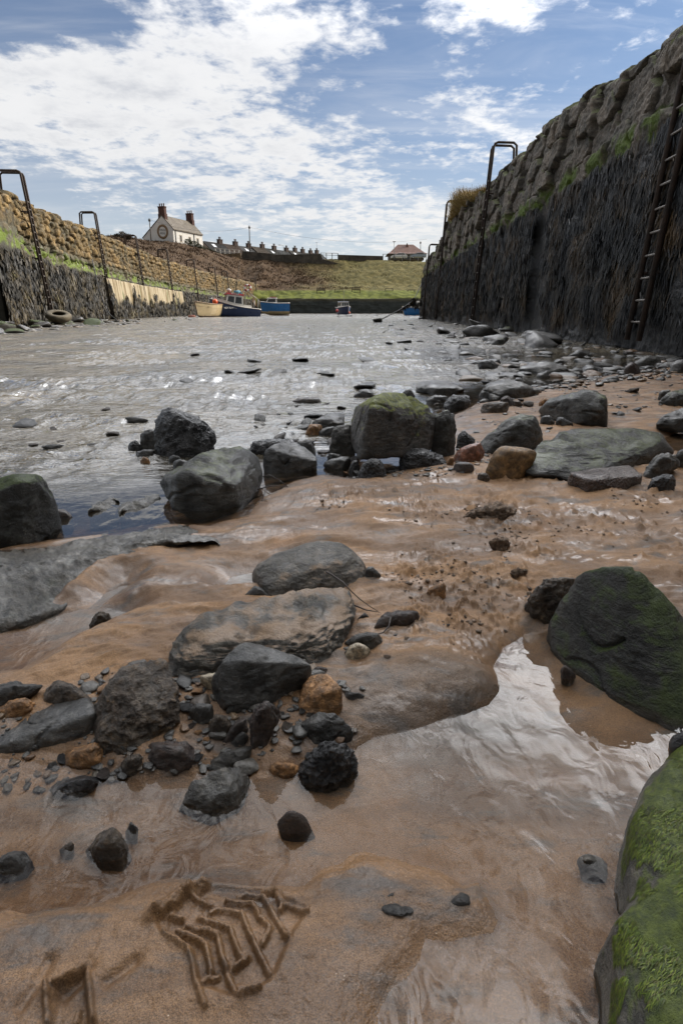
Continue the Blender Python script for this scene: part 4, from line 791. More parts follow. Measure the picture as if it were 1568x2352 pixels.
rock('slab', 'large flat dark slab at the water edge behind the moss topped boulder', 'rock', 2, [(1196, 502), (1205, 445), (1300, 430), (1420, 440), (1500, 470), (1460, 505), (1330, 522)], 'grey', ridge=[(1198, 485), (1330, 478), (1490, 485)], tilt=8, z0=0, sub=4)
rock('stone', 'dark stone below the large flat dark slab', 'stone', 2, [(1258, 548), (1300, 520), (1392, 520), (1385, 572), (1280, 575)], 'dark', z0=0, sub=4)
rock('stone', 'knobbly black stone on wet sand below the large flat dark slab', 'stone', 2, [(1368, 570), (1420, 515), (1500, 520), (1542, 560), (1500, 598), (1390, 605)], 'rugged', z0=0, sub=4, rug=.04)
rock('stone', 'dark rounded stone peeking over the flat edge of the moss topped boulder', 'stone', 2, [(803, 528), (860, 480), (912, 480), (948, 522), (880, 535)], 'dark', z0=0, sub=4)
rock('stone', 'dark stone just behind the mossy crest of the central boulder', 'stone', 2, [(1110, 510), (1130, 485), (1165, 480), (1193, 525), (1150, 530)], 'dark', z0=0, sub=4)
# ---- middle sand
rock('boulder', 'long rounded brown boulder half sunk in sand with crumbs of sand on top', 'boulder', 5, [(318, 490), (350, 430), (410, 380), (560, 310), (700, 265), (800, 253), (900, 300), (1000, 350), (1037, 400), (1047, 480), (1032, 540), (900, 562), (700, 572), (580, 582), (440, 588), (412, 545), (340, 522)], 'sandyround', ridge=[(340, 480), (440, 470), (600, 440), (830, 390), (1040, 400)], tilt=8, p=10, lean=.3, disp=.025, depth=.8, sub=6)
rock('stone', 'small smooth grey stone behind the end of the long rounded boulder', 'stone', 5, [(1035, 430), (1080, 418), (1132, 470), (1100, 492), (1040, 492)], 'slate', sub=4, p=9)
rock('stone', 'dark angular chip at the wet corner of the long rounded boulder', 'stone', 5, [(270, 602), (332, 538), (400, 560), (435, 592)], 'dark', sub=4)
rock('slab', 'broad flat grey stone strewn with sand crumbs in the middle of the beach', 'rock', 5, [(-230, 1010), (-140, 850), (-60, 762), (90, 685), (500, 612), (750, 590), (880, 553), (950, 570), (966, 650), (930, 740), (908, 820), (906, 960), (800, 1042), (690, 1055), (100, 1155), (-170, 1170)], 'sandyflat', ridge=[(-200, 1000), (0, 900), (300, 872), (500, 855), (700, 855), (905, 800)], tilt=4, lean=.25, p=20, disp=.04, rug=.02, strata=.02, depth=.8, sub=6)
rock('stone', 'sharp slate grey angular stone leaning on the broad flat stone', 'boulder', 5, [(70, 1170), (90, 1110), (140, 1020), (200, 985), (275, 893), (430, 930), (500, 950), (692, 1030), (697, 1052), (600, 1155), (560, 1185), (380, 1245), (260, 1335), (170, 1345), (75, 1255)], 'slate', ridge=[(130, 1030), (270, 1028), (380, 1075), (550, 1105), (695, 1045)], tilt=14, lean=.12, p=30, disp=.018, depth=.6, sub=6)
rock('chip', 'pale grey chip of stone beside the sharp slate stone', 'stone', 5, [(0, 1100), (120, 1078), (125, 1140), (75, 1195), (30, 1172)], 'mottled', sub=4, p=20)
rock('stone', 'orange sandstone block beside the sharp slate stone', 'stone', 5, [(610, 1235), (658, 1150), (700, 1098), (790, 1093), (892, 1180), (892, 1245), (872, 1345), (700, 1352), (605, 1330)], 'orange', ridge=[(655, 1170), (760, 1215), (888, 1198)], tilt=20, p=18, disp=.03)
rock('cobble', 'pale mottled cobble against the end of the broad flat stone', 'stone', 5, [(908, 965), (930, 910), (990, 893), (1060, 930), (1070, 962), (960, 1002), (915, 995)], 'mottled', p=9, sub=5, disp=.03)
rock('cobble', 'half pale half dark cobble touching the pale mottled cobble', 'stone', 5, [(915, 890), (960, 850), (1050, 823), (1120, 840), (1143, 890), (1080, 948), (1000, 910)], 'grey', p=9, sub=5)
rock('stone', 'smooth rusty brown bone shaped stone on the sand', 'stone', 5, [(1082, 795), (1140, 710), (1240, 740), (1330, 690), (1372, 700), (1372, 752), (1280, 768), (1180, 775), (1100, 803)], 'maroon', p=8, disp=.05)
rock('stone', 'small dark pyramid stone next to the bone shaped stone', 'stone', 5, [(975, 750), (1030, 708), (1072, 745)], 'dark', sub=4)
rock('stone', 'small orange brown angular stone on the open sand', 'stone', 5, [(1408, 605), (1440, 560), (1530, 513), (1542, 560), (1535, 608), (1480, 615)], 'orange', sub=4)
rock('stone', 'dark grey faceted stone above the black pitted lump', 'stone', 5, [(608, 1420), (640, 1368), (790, 1323), (870, 1350), (940, 1420), (962, 1470), (880, 1512), (720, 1545), (630, 1505)], 'dark', ridge=[(620, 1420), (740, 1405), (850, 1380), (945, 1430)], tilt=18)
rock('stone', 'small dark stone half buried at the corner of the orange sandstone block', 'stone', 5, [(890, 1240), (900, 1212), (1000, 1205), (1040, 1240), (960, 1262)], 'dark', sub=4)
rock('pebble', 'dark oval pebble between the orange block and the broad flat stone', 'stone', 5, [(688, 1072), (740, 1043), (800, 1060), (785, 1095), (710, 1095)], 'maroon', sub=4, p=8)
rock('stone', 'brown squarish stone below the sharp slate stone', 'stone', 5, [(53, 1405), (90, 1338), (150, 1343), (198, 1400), (130, 1475), (60, 1492)], 'brown', p=12, sub=4)
rock('stone', 'dark brown wedge stone beside the black polished pebble', 'stone', 5, [(130, 1525), (230, 1380), (290, 1368), (302, 1440), (190, 1512)], 'maroon', sub=4)
rock('stone', 'reddish rugged stone standing below the orange sandstone block', 'stone', 5, [(308, 1405), (340, 1320), (405, 1258), (503, 1330), (430, 1375), (380, 1440), (335, 1560)], 'maroon', rug=.03)
rock('pebble', 'black polished oval pebble on the wet sand', 'stone', 5, [(178, 1535), (210, 1490), (270, 1448), (302, 1480), (290, 1522), (222, 1553)], 'dark', p=7, sub=4, disp=.01)
rock('slab', 'smooth grey oval slab lying flat at the frame edge', 'rock', 4, [(-120, 1460), (80, 1340), (300, 1268), (500, 1243), (552, 1260), (588, 1330), (582, 1400), (540, 1480), (420, 1568), (300, 1585), (-120, 1590)], 'slate', ridge=[(-120, 1560), (200, 1540), (400, 1520), (540, 1440), (586, 1350)], tilt=5, lean=.2, p=16, disp=.014, sub=6)
rock('boulder', 'rough brown pebbly boulder between the oval slab and the slate stone', 'boulder', 4, [(588, 1400), (592, 1330), (700, 1230), (728, 1100), (745, 1070), (880, 1030), (960, 998), (1040, 1018), (1092, 1150), (1112, 1250), (1142, 1400), (1132, 1475), (1000, 1505), (850, 1570), (622, 1562), (600, 1480)], 'brown', ridge=[(592, 1395), (760, 1385), (920, 1350), (1110, 1290)], tilt=24, lean=.1, p=16, disp=.04, rug=.03, sub=6)
rock('stone', 'brown stone behind the grey oval slab', 'stone', 4, [(272, 1285), (300, 1200), (360, 1148), (450, 1165), (560, 1230), (612, 1270), (580, 1305)], 'brown', rug=.015)
rock('stone', 'rusty orange stone behind the grey oval slab at the frame edge', 'stone', 4, [(-20, 1350), (60, 1258), (130, 1233), (222, 1285), (100, 1345), (20, 1372)], 'orange', rug=.02)
rock('stone', 'low wet grey stone at the frame edge above the rusty orange stone', 'stone', 4, [(-80, 1190), (0, 1168), (100, 1148), (282, 1163), (180, 1205), (0, 1300), (-80, 1300)], 'dark', rug=.02)
rock('stone', 'blue black smooth stone below the pale grey chip', 'stone', 4, [(1182, 1320), (1230, 1268), (1330, 1280), (1343, 1370), (1260, 1412), (1200, 1375)], 'slate', p=12)
rock('stone', 'lumpy brown stone standing in the blue rill', 'stone', 4, [(562, 790), (575, 750), (620, 698), (680, 708), (705, 760), (640, 825), (580, 828)], 'brown', rug=.03, z0=0)
# ---- stones at the near pool edge
rock('stone', 'ginger brown stone at the pool edge below the oval slab', 'stone', 7, [(292, 165), (330, 113), (460, 83), (492, 130), (492, 182), (400, 203), (310, 198)], 'orange', z0=0)
rock('stone', 'maroon black jagged stone at the pool edge', 'stone', 7, [(652, 155), (690, 78), (850, 83), (902, 130), (933, 170), (850, 223), (720, 238), (660, 203)], 'maroon', z0=0, rug=.025)
rock('stone', 'small olive brown stone between ginger and maroon stones', 'stone', 7, [(548, 185), (570, 148), (640, 133), (658, 180), (640, 213), (570, 243)], 'brown', z0=0)
rock('stone', 'dark wet stone awash in front of the ginger stone', 'stone', 7, [(232, 285), (300, 253), (440, 228), (473, 240), (430, 293), (330, 328), (250, 313)], 'rugged', z0=-.004)
rock('stone', 'grey brown stone with its foot under the clear pool', 'stone', 7, [(825, 345), (855, 280), (950, 228), (1070, 193), (1112, 210), (1143, 290), (1120, 360), (1090, 430), (960, 460), (840, 430)], 'grey', ridge=[(850, 330), (960, 330), (1060, 310), (1130, 270)], tilt=22, z0=-.018, rug=.015)
rock('stone', 'low grey slab behind the pool stone', 'stone', 7, [(943, 170), (1040, 118), (1160, 98), (1182, 182), (1050, 212), (980, 212)], 'grey', z0=0)
rock('stone', 'flat orange stone beside the black pitted lump', 'stone', 7, [(1212, 202), (1260, 168), (1360, 178), (1383, 212), (1300, 243)], 'orange', z0=0, p=10)
rock('stone', 'black pitted lump glistening in the pool', 'stone', 7, [(1368, 245), (1390, 150), (1470, 90), (1530, 73), (1600, 95), (1640, 150), (1640, 225), (1500, 290), (1400, 290)], 'rugged', z0=-.003, rug=.055, p=10, sub=6)
rock('stone', 'brown stone breaking the water near the boot print', 'stone', 7, [(392, 600), (430, 508), (520, 468), (562, 520), (582, 570), (600, 640), (560, 685), (450, 645)], 'brown', z0=-.016)
rock('stone', 'tiny dark stone beside the brown stone breaking the water', 'stone', 7, [(568, 490), (600, 443), (637, 465), (612, 503)], 'dark', z0=-.004, sub=4)
rock('stone', 'dark wet stone awash at the frame edge beside the pool', 'stone', 7, [(-60, 660), (0, 625), (40, 588), (110, 588), (163, 650), (110, 705), (0, 730), (-60, 730)], 'dark', z0=-.012)
rock('stone', 'small brown tipped stone just breaking the pool surface', 'stone', 7, [(268, 575), (330, 538), (347, 550), (300, 595)], 'brown', z0=-.006, sub=4)
rock('stone', 'smooth purple oval stone under the clear water', 'stone', 7, [(1275, 450), (1330, 388), (1400, 418), (1455, 530), (1435, 585), (1340, 555)], 'maroon', z0=-.024, p=8, depth=.4, disp=.01)
dm = rock('stone', 'round pebble domed under the thin water of the pool', 'stone', 8, [(1083, 605), (1110, 558), (1180, 568), (1223, 640), (1213, 692), (1120, 693)], 'sandyround', z0=-.012, p=8); dm.scale.z = .55
rock('stone', 'black stone by the near pool at the frame edge', 'stone', 8, [(1485, 90), (1520, 50), (1600, 20), (1640, 60), (1640, 130), (1530, 130)], 'rugged', z0=0, sub=4)
fk = rock('flake', 'thin dark slate flake on the near sand bank', 'stone', 8, [(185, 810), (240, 800), (330, 850), (320, 870), (250, 882), (205, 855)], 'dark', depth=.5, strata=.06, sub=4)
fk.scale.z = .3
fk = rock('flake', 'small dark slate flake beside the larger flake on the sand bank', 'stone', 8, [(158, 775), (245, 768), (240, 790), (180, 798)], 'dark', sub=4)
fk.scale.z = .4
fk = rock('flake', 'dark gravelly flake at the tip of the near sand bank', 'stone', 8, [(485, 825), (520, 785), (560, 750), (590, 790), (592, 835), (530, 830)], 'dark', rug=.03, sub=4)
fk.scale.z = .4
# ---- big dark boulder and its neighbour
rock('boulder', 'big dark mossy rimmed boulder with a broad black face in the pool', 'boulder', 6, [(728, 785), (760, 715), (820, 655), (870, 555), (900, 488), (960, 448), (1080, 440), (1200, 423), (1290, 440), (1340, 500), (1450, 590), (1500, 640), (1522, 720), (1640, 800), (1660, 1430), (1510, 1412), (1400, 1352), (1100, 1292), (1010, 1200), (840, 1092), (790, 1000), (745, 930)], 'mossdark', ridge=[(735, 790), (830, 670), (890, 540), (1000, 480), (1200, 468), (1300, 480), (1480, 650), (1640, 850)], tilt=35, lean=.45, p=90, disp=.022, z0=-.005, depth=.5, sub=6)
rock('stone', 'lumpy pebbly conglomerate stone beside the big dark boulder', 'stone', 6, [(575, 695), (610, 600), (650, 540), (680, 498), (740, 488), (820, 478), (882, 488), (880, 560), (850, 640), (750, 790), (650, 762), (600, 712)], 'brown', rug=.05, p=12)
rock('pebble', 'small reddish stone at the waterline under the big dark boulder', 'stone', 6, [(800, 1070), (815, 1035), (845, 1050), (900, 1100), (870, 1130), (830, 1110)], 'maroon', z0=0, sub=4)
# ---- near mossy boulder
def near_moss():
    ol = cv(8, [(1640, 130), (1560, 150), (1490, 185), (1455, 235), (1395, 285), (1350, 375), (1322, 480), (1312, 600), (1335, 715), (1345, 800), (1300, 885), (1242, 945), (1222, 1000), (1240, 1100), (1242, 1250), (1255, 1420), (1270, 1600)])
    N1 = 10
    ex = []
    for i, (x, y) in enumerate(ol):
        zb = .030
        g = G(x, y, zb); ex.append(g)
    ex = np.array(ex)
    # cross-section: side drops to the bed, top domes up and away to the right
    rows = []
    prof = [(-.004, -.05), (-.006, -.025), (-.003, -.008), (0, .012), (.006, .024), (.020, .036), (.045, .043), (.09, .05), (.16, .05), (.26, .03), (.30, -.05)]
    m_ = 90
    tcl = np.linspace(0, len(ex) - 1, m_); E_ = np.stack([np.interp(tcl, np.arange(len(ex)), ex[:, k]) for k in range(3)], 1)
    pf = np.array(prof); tp = np.linspace(0, len(pf) - 1, 110); pf = np.stack([np.interp(tp, np.arange(len(pf)), pf[:, k]) for k in range(2)], 1)
    for _ in range(6): pf[1:-1] = (pf[:-2] + 2 * pf[1:-1] + pf[2:]) / 4
    cen = np.array([ex[:, 0].max() + .12, .40])
    for e_ in E_:
        d = np.array([.96, .06]) if True else cen - e_[:2]
        rows.append([(e_[0] + d[0] * a, e_[1] + d[1] * a * .6, e_[2] + b_) for a, b_ in pf])
    V = np.array(rows); fl = V.reshape(-1, 3)
    nn = .010 * fbm(fl[:, 0] * 14, fl[:, 1] * 14, fl[:, 2] * 14, 3) + .004 * fbm(fl[:, 0] * 50, fl[:, 1] * 50, fl[:, 2] * 50, 3, .6)
    fl[:, 2] += nn; fl[:, 0] += .4 * nn
    o = mesh_np('boulder', fl, grid_faces(m_, len(pf)), RM['moss_near'], loc=ex.mean(0))
    tag(o, 'nearest boulder in the picture corner thickly covered in bright green weed', 'boulder')
    Vn = fl.reshape(m_, len(pf), 3); R = np.random.RandomState(5)
    n = 34000; i = R.randint(1, m_ - 1, n); j = R.randint(22, 92, n)
    pos = Vn[i, j] + (Vn[i + 0, j + 1] - Vn[i, j]) * R.uniform(0, 1, (n, 1)) + (Vn[i - 1, j] - Vn[i, j]) * R.uniform(0, 1, (n, 1))
    du = Vn[i, np.minimum(j + 1, len(pf) - 1)] - Vn[i, j - 1]; dv = Vn[i + 1, j] - Vn[i - 1, j]; nr = np.cross(dv, du); nr /= np.linalg.norm(nr, axis=1)[:, None] + 1e-12
    nr *= np.sign(nr[:, 2] + 1e-6 - .5 * (nr[:, 0] > 0))[:, None]
    keep = fbm(pos[:, 0] * 22, pos[:, 1] * 22, pos[:, 2] * 22, 3) + .10 * (pos[:, 1] < .42) > .10
    pos, nr = pos[keep], nr[keep]; n = len(pos)
    flow = np.array([-.75, -.45, -.35]) + .35 * np.stack([fbm(pos[:, 0] * 12, pos[:, 1] * 12, 1., 2), fbm(pos[:, 0] * 12, pos[:, 1] * 12, 5., 2), 0 * pos[:, 0]], 1) + R.normal(0, .25, (n, 3))
    flow -= nr * np.sum(flow * nr, 1)[:, None]; flow /= np.linalg.norm(flow, axis=1)[:, None]
    sd = np.cross(flow, nr); L = R.uniform(.002, .0065, n)[:, None]; W = R.uniform(.00018, .00045, n)[:, None]
    p0 = pos + nr * .0004; p1 = pos + flow * L * .5 + nr * L * .16; p2 = pos + flow * L + nr * L * .05
    v = np.stack([p0 - sd * W, p0 + sd * W, p1 - sd * W, p1 + sd * W, p2 - sd * W * .3, p2 + sd * W * .3], 1).reshape(-1, 3)
    k = np.arange(n)[:, None] * 6; f = np.concatenate([k + [0, 1, 3, 2], k + [2, 3, 5, 4]], 0)
    w_ = mesh_np('weed_fringe', v - np.array(ex.mean(0)), f, weedmat('green_weed', [(.020, .032, .005), (.055, .085, .008), (.115, .15, .012), (.06, .055, .015), (.03, .05, .006)], .65), parent=o, attrs={'leaf': np.repeat(R.uniform(0, 1, n), 6)})
    w_['kind'] = 'stuff'
RM['moss_near'] = rockmat('weedy_near_stone', (.055, .052, .040), (.15, .135, .105), .62, .5, .8, 16.0, mossc=((.026, .042, .005), (.12, .155, .014)))
near_moss()
# ---- scattered stones, each an object of its own
KEYC = []
for o in list(COL.objects):
    if o.type == 'MESH' and o.get('category') in ('boulder', 'stone', 'rock', 'brick'):
        KEYC.append((o.location.x, o.location.y, max(o.dimensions.x, o.dimensions.y) / 2))
VAR = []
for k in range(10):
    R = np.random.RandomState(40 + k); pts = R.normal(size=(16, 3)); pts /= np.linalg.norm(pts, axis=1)[:, None]; pts *= [.5, .42, .34]
    VAR.append(hull_mesh(pts, 14 + 6 * (k % 3), 3, .05, .02 if k % 3 == 0 else 0, 0, fine=4))
MESHES = {}
def scatter(label, group, poly, n, szr, mats, z0=0.0, flat=.75, seed=0, cat='stone', name='stone', gap=.75, clear=.8):
    """szr: size range in metres; poly: where they lie, in photo pixels"""
    R = np.random.RandomState(seed); pl = np.array(poly, float); lo, hi = pl.min(0), pl.max(0); placed = []; tries = 0
    while len(placed) < n and tries < n * 60:
        tries += 1; q = R.uniform(lo, hi)
        if sdist(np.array([q[0]]), np.array([q[1]]), pl, 1e6)[0] < 0: continue
        g = G(q[0], q[1], z0); s = szr[0] + (szr[1] - szr[0]) * R.uniform() ** 2.2
        if any((g[0] - a) ** 2 + (g[1] - b_) ** 2 < (clear * r + s * .4) ** 2 for a, b_, r in KEYC) or any((g[0] - a) ** 2 + (g[1] - b_) ** 2 < (gap * (r + s) * .5) ** 2 for a, b_, r in placed): continue
        placed.append((g[0], g[1], s)); k = R.randint(len(VAR)); mt = mats[R.randint(len(mats))]
        if (k, mt) not in MESHES:
            o = mesh_np(name, VAR[k][0], VAR[k][1], RM[mt]); MESHES[(k, mt)] = o.data
        else: o = bpy.data.objects.new(name, MESHES[(k, mt)]); COL.objects.link(o)
        zz_ = float(ground_h(np.array([g[0]]), np.array([g[1]]), False)[0]) if z0 > .001 else z0
        o.location = (g[0], g[1], zz_ + s * .10 * flat); o.name = name; o.rotation_euler = (R.normal(0, .2), R.normal(0, .2), R.uniform(0, 6.28))
        o.scale = (s, s * R.uniform(.7, 1.1), s * flat * R.uniform(.7, 1.15)); tag(o, label, cat, group)
scatter('dark wet stone among the rubble along the foot of the shadowed quay wall', 'rubble along the quay wall foot', [(850, 742), (960, 728), (1100, 752), (1300, 778), (1250, 800), (1080, 785), (930, 757)], 26, (.25, 1.0), ['dark', 'grey', 'dark', 'mossgrey'], flat=.6, seed=1, name='boulder', cat='boulder')
scatter('dark stone standing in the puddled water below the quay ladder', 'stones in the water below the quay', [(1120, 780), (1300, 790), (1568, 800), (1568, 850), (1400, 850), (1200, 880), (1080, 880)], 24, (.09, .34), ['dark', 'grey', 'grey', 'dark', 'maroon'], flat=.6, seed=2)
scatter('low dark stone showing above the rippled open river', 'stones in the open river', [(700, 740), (900, 745), (1100, 790), (1080, 860), (800, 905), (560, 900), (300, 860), (420, 800)], 22, (.12, .42), ['dark', 'grey'], flat=.34, seed=3)
scatter('low wet stone breaking the brownish sunlit shallows', 'stones in the brown shallows', [(0, 860), (160, 860), (330, 900), (330, 1040), (180, 1060), (0, 1000)], 9, (.05, .17), ['dark', 'brown'], flat=.5, seed=4)
scatter('dark wet stone in the shallows beside the central boulder', 'stones in the shallows', [(570, 970), (700, 925), (800, 930), (790, 1010), (760, 1085), (690, 1060), (600, 1020)], 30, (.03, .12), ['dark', 'slate', 'rugged', 'grey', 'maroon'], flat=.5, seed=5, clear=.6)
scatter('small wet stone in the rubble under the central mossy boulder', 'rubble under the central boulder', [(740, 1060), (850, 1040), (1080, 1030), (1130, 1090), (1000, 1110), (800, 1100)], 22, (.02, .075), ['rugged', 'dark', 'slate', 'maroon', 'orange'], seed=6, clear=.5)
scatter('stone among the rubble behind the central mossy boulder', 'rubble behind the central boulder', [(960, 890), (1090, 880), (1110, 940), (1080, 990), (1030, 960)], 20, (.03, .12), ['rugged', 'dark', 'grey', 'brown', 'slate'], seed=7, clear=.5)
scatter('small stone on the upper wet sand near the river', 'stones on the upper sand', [(1110, 880), (1568, 850), (1568, 1000), (1400, 1000), (1250, 960), (1120, 930)], 22, (.025, .11), ['grey', 'dark', 'brown', 'slate'], z0=.01, seed=8)
scatter('small stone in the gravelly margin between water and upper sand', 'stones at the upper water edge', [(1090, 870), (1250, 850), (1420, 840), (1500, 850), (1300, 890), (1130, 905)], 20, (.04, .14), ['grey', 'dark', 'slate', 'rugged'], z0=.0, seed=9, flat=.5)
scatter('small dark stone wedged among the near stones at the pool edge', 'small stones at the pool edge', [(20, 1690), (240, 1600), (440, 1620), (700, 1610), (780, 1690), (560, 1750), (350, 1790), (120, 1790)], 26, (.012, .040), ['dark', 'maroon', 'brown', 'rugged', 'orange', 'slate'], z0=.002, seed=10, clear=.55)
scatter('tiny pebble on the open sand around the flat stones', 'pebbles on the open sand', [(620, 1180), (1500, 1150), (1500, 1280), (1200, 1400), (1000, 1500), (850, 1550), (900, 1400), (860, 1300)], 14, (.006, .018), ['dark', 'brown', 'maroon', 'clod', 'clod'], z0=.03, seed=11, name='pebble')
scatter('weedy dark stone along the foot of the sunlit ochre wall', 'rubble along the sunlit wall foot', [(-20, 742), (120, 738), (260, 737), (440, 730), (440, 734), (250, 744), (120, 752), (0, 764), (-20, 764)], 22, (.3, 1.1), ['dark', 'mossdark', 'mossgrey'], flat=.55, seed=12, name='boulder', cat='boulder')
scatter('large weedy dark boulder in the heap at the near end of the sunlit wall', 'weedy boulders by the tyre', [(-30, 738), (60, 738), (130, 736), (240, 738), (200, 744), (110, 752), (30, 765), (-30, 768)], 16, (.6, 1.5), ['mossdark', 'dark', 'dark'], flat=.5, seed=14, name='boulder', cat='boulder', gap=.5)
scatter('dark lump of weed and debris on the mud under the boats', 'debris under the boats', [(600, 726), (680, 724), (860, 723), (940, 724), (900, 729), (700, 729)], 10, (.3, .9), ['dark'], flat=.3, seed=13, cat='debris', name='debris')
def shingle():
    """the small fry past the individually built stones"""
    R = np.random.RandomState(77); vs, fs, at, k = [], [], [], 0
    for poly, n, (s0, s1), z0 in [([(850, 742), (960, 730), (1300, 780), (1568, 815), (1568, 850), (1250, 870), (1080, 880), (1000, 800)], 560, (.06, .30), .0), ([(1080, 870), (1250, 850), (1568, 840), (1568, 880), (1300, 900), (1110, 930)], 460, (.02, .10), .005),
        ([(560, 960), (800, 920), (800, 1090), (690, 1070), (600, 1020)], 220, (.012, .05), .0), ([(740, 1060), (1130, 1020), (1150, 1100), (1000, 1110), (800, 1100)], 260, (.008, .03), .004), ([(1050, 900), (1568, 880), (1568, 940), (1250, 1010), (1060, 1000)], 200, (.01, .04), .012), ([(0, 1660), (250, 1580), (520, 1600), (800, 1600), (820, 1700), (560, 1760), (0, 1800)], 460, (.004, .020), .006), ([(200, 1570), (820, 1490), (840, 1690), (600, 1750), (180, 1770)], 75, (.010, .042), .012), ([(0, 735), (440, 731), (440, 735), (0, 768)], 200, (.15, .5), .0), ([(900, 1260), (1250, 1250), (1200, 1400), (900, 1480)], 90, (.003, .009), .03)]:
        pl = np.array(poly, float); lo, hi = pl.min(0), pl.max(0)
        q = R.uniform(lo, hi, (n * 4, 2)); q = q[sdist(q[:, 0], q[:, 1], pl, 1e6) > 0][:n]
        g = np.array([G(x, y, z0) for x, y in q]); hz = ground_h(g[:, 0].copy(), g[:, 1].copy(), False)
        for (x, y, _), h_ in zip(g, hz):
            v, f = VAR[R.randint(len(VAR))]; s = s0 + (s1 - s0) * R.uniform() ** 2; a = R.uniform(0, 6.28); ca, sa2 = math.cos(a), math.sin(a)
            w_ = v * [s, s * R.uniform(.6, 1), s * R.uniform(.4, .7)]; w_ = np.stack([w_[:, 0] * ca - w_[:, 1] * sa2, w_[:, 0] * sa2 + w_[:, 1] * ca, w_[:, 2]], 1) + [x, y, max(h_, -.03) + s * .08]
            vs.append(w_); fs.append(f + k); k += len(v); at.append(np.full(len(v), R.uniform()))
    m, t, b, o = newmat('shingle'); lf = nd(t, 'ShaderNodeAttribute', attribute_name='leaf').outputs['Fac']; co = nd(t, 'ShaderNodeTexCoord').outputs['Object']
    r = nd(t, 'ShaderNodeValToRGB', {0: lf}); e = r.color_ramp.elements; e[0].color = (.025, .024, .022, 1); e[1].color = (.10, .055, .03, 1)
    for ps, c_ in ((.35, (.05, .048, .044)), (.6, (.095, .088, .076)), (.75, (.045, .04, .035)), (.9, (.14, .095, .055))): q = e.new(ps); q.color = (*c_, 1)
    n = noise(t, co, 40, 6, .7); lk(t, b, Base_Color=mix(t, n, mix(t, 1.0, r.outputs[0], (.4, .4, .4), 'MULTIPLY'), mix(t, 1.0, r.outputs[0], (1.5, 1.5, 1.5), 'MULTIPLY')), Roughness=.36, Normal=bump(t, n, .7, .008))
    tag(mesh_np('shingle', np.concatenate(vs), np.concatenate(fs), m, attrs={'leaf': np.concatenate(at)}), 'small wet stones and shingle strewn between the larger stones', 'shingle', kind='stuff')
shingle()
# ---- sand clods
for i, (lab, ol) in enumerate([('largest crumbled clod of damp sand on the open beach', [(180, 105), (240, 60), (330, 30), (420, 25), (500, 50), (525, 90), (480, 105), (380, 90), (250, 112)]),
        ('crumbled clod of sand below the largest clod', [(350, 260), (400, 240), (470, 245), (480, 290), (440, 325), (380, 290)]), ('dark pitted sand clod near the conglomerate stone', [(480, 455), (540, 425), (590, 440), (585, 470), (520, 490)])]):
    rock('sand_clod', lab, 'clod', 6, ol, 'clod', rug=.08, disp=.08, p=9, depth=.6, fine=2)
def crumbs():
    R = np.random.RandomState(21); V, Fc = [], []; base, bf = ico(1); k = 0
    for x, y, r, n in [(1130, 1175, .07, 50), (1150, 1230, .08, 50), (1000, 1320, .05, 40), (1350, 1215, .09, 45), (960, 1190, .06, 20), (780, 1160, .06, 20), (1130, 1360, .07, 25), (1480, 1150, .10, 40), (1060, 1420, .06, 20), (940, 1345, .03, 25)]:
        g = G(x, y, .035)
        for _ in range(n):
            a, rr = R.uniform(0, 6.28), r * R.uniform() ** .5 * R.uniform(.5, 1.5); px, py = g[0] + rr * math.cos(a) * 1.3, g[1] + rr * math.sin(a)
            V.append((px, py, R.uniform(.0015, .0048) * R.uniform(.6, 1.4)))
    arr = np.array(V); hz = ground_h(arr[:, 0].copy(), arr[:, 1].copy()); vs, fs = [], []
    extra = []
    for crop, pts in ((5, [(600, 310), (650, 300), (700, 300), (620, 400), (680, 385), (740, 370), (800, 350), (510, 430), (590, 330), (560, 410), (640, 330), (770, 380), (830, 345)]),):
        pass
    for i, (px, py, s) in enumerate(arr):
        v = base * (s * R.uniform(.7, 1.4, (1, 3)) * [1, 1, .6]) * (1 + .28 * R.normal(size=(len(base), 1))); vs.append(v + [px, py, hz[i] + s * .15]); fs.append(bf + i * len(base))
    tag(mesh_np('sand_crumbs', np.concatenate(vs), np.concatenate(fs), RM['clod'], smooth_=True), 'loose crumbs of damp sand kicked up across the beach', 'sand', kind='stuff')
crumbs()
# ---- twigs
def twig(label, paths, r, m):
    mb = MB()
    for p in paths: mb.tube(p, r, 5, r * .4)
    c = np.mean([q for q in paths[0]], 0); o = mb.build('twig', m, smooth_=True, xf=lambda q: (q[0] - c[0], q[1] - c[1], q[2] - c[2])); o.location = [float(k) for k in c]; tag(o, label, 'twig')
TW = paint('dark_twig', (.035, .025, .02), .6)
def tp(cr, pts, dz): return [G(*cv(cr, [q[:2]])[0], z) for q, z in zip(pts, dz)]
twig('thin dark twig bent over the broad flat stone', [tp(5, [(790, 450), (830, 470), (900, 520), (950, 575), (1000, 620), (1060, 665), (1112, 697)], [.075, .085, .085, .075, .06, .05, .04]), tp(5, [(965, 660), (1040, 690), (1130, 705)], [.05, .045, .04])], .0016, TW)
twig('short twig hooked below the bone shaped stone', [tp(5, [(1195, 735), (1185, 790), (1150, 830), (1108, 846)], [.055, .045, .04, .038])], .002, TW)
twig('tangle of black weed stalks at the foot of the grey boulder', [tp(2, [(225, 1035), (280, 1020), (340, 1050), (390, 1090)], [.02, .035, .03, .02]), tp(2, [(255, 1105), (245, 1150), (230, 1180)], [.03, .025, .02]), tp(2, [(205, 1110), (300, 1085), (400, 1095)], [.03, .03, .02])], .0022, TW)
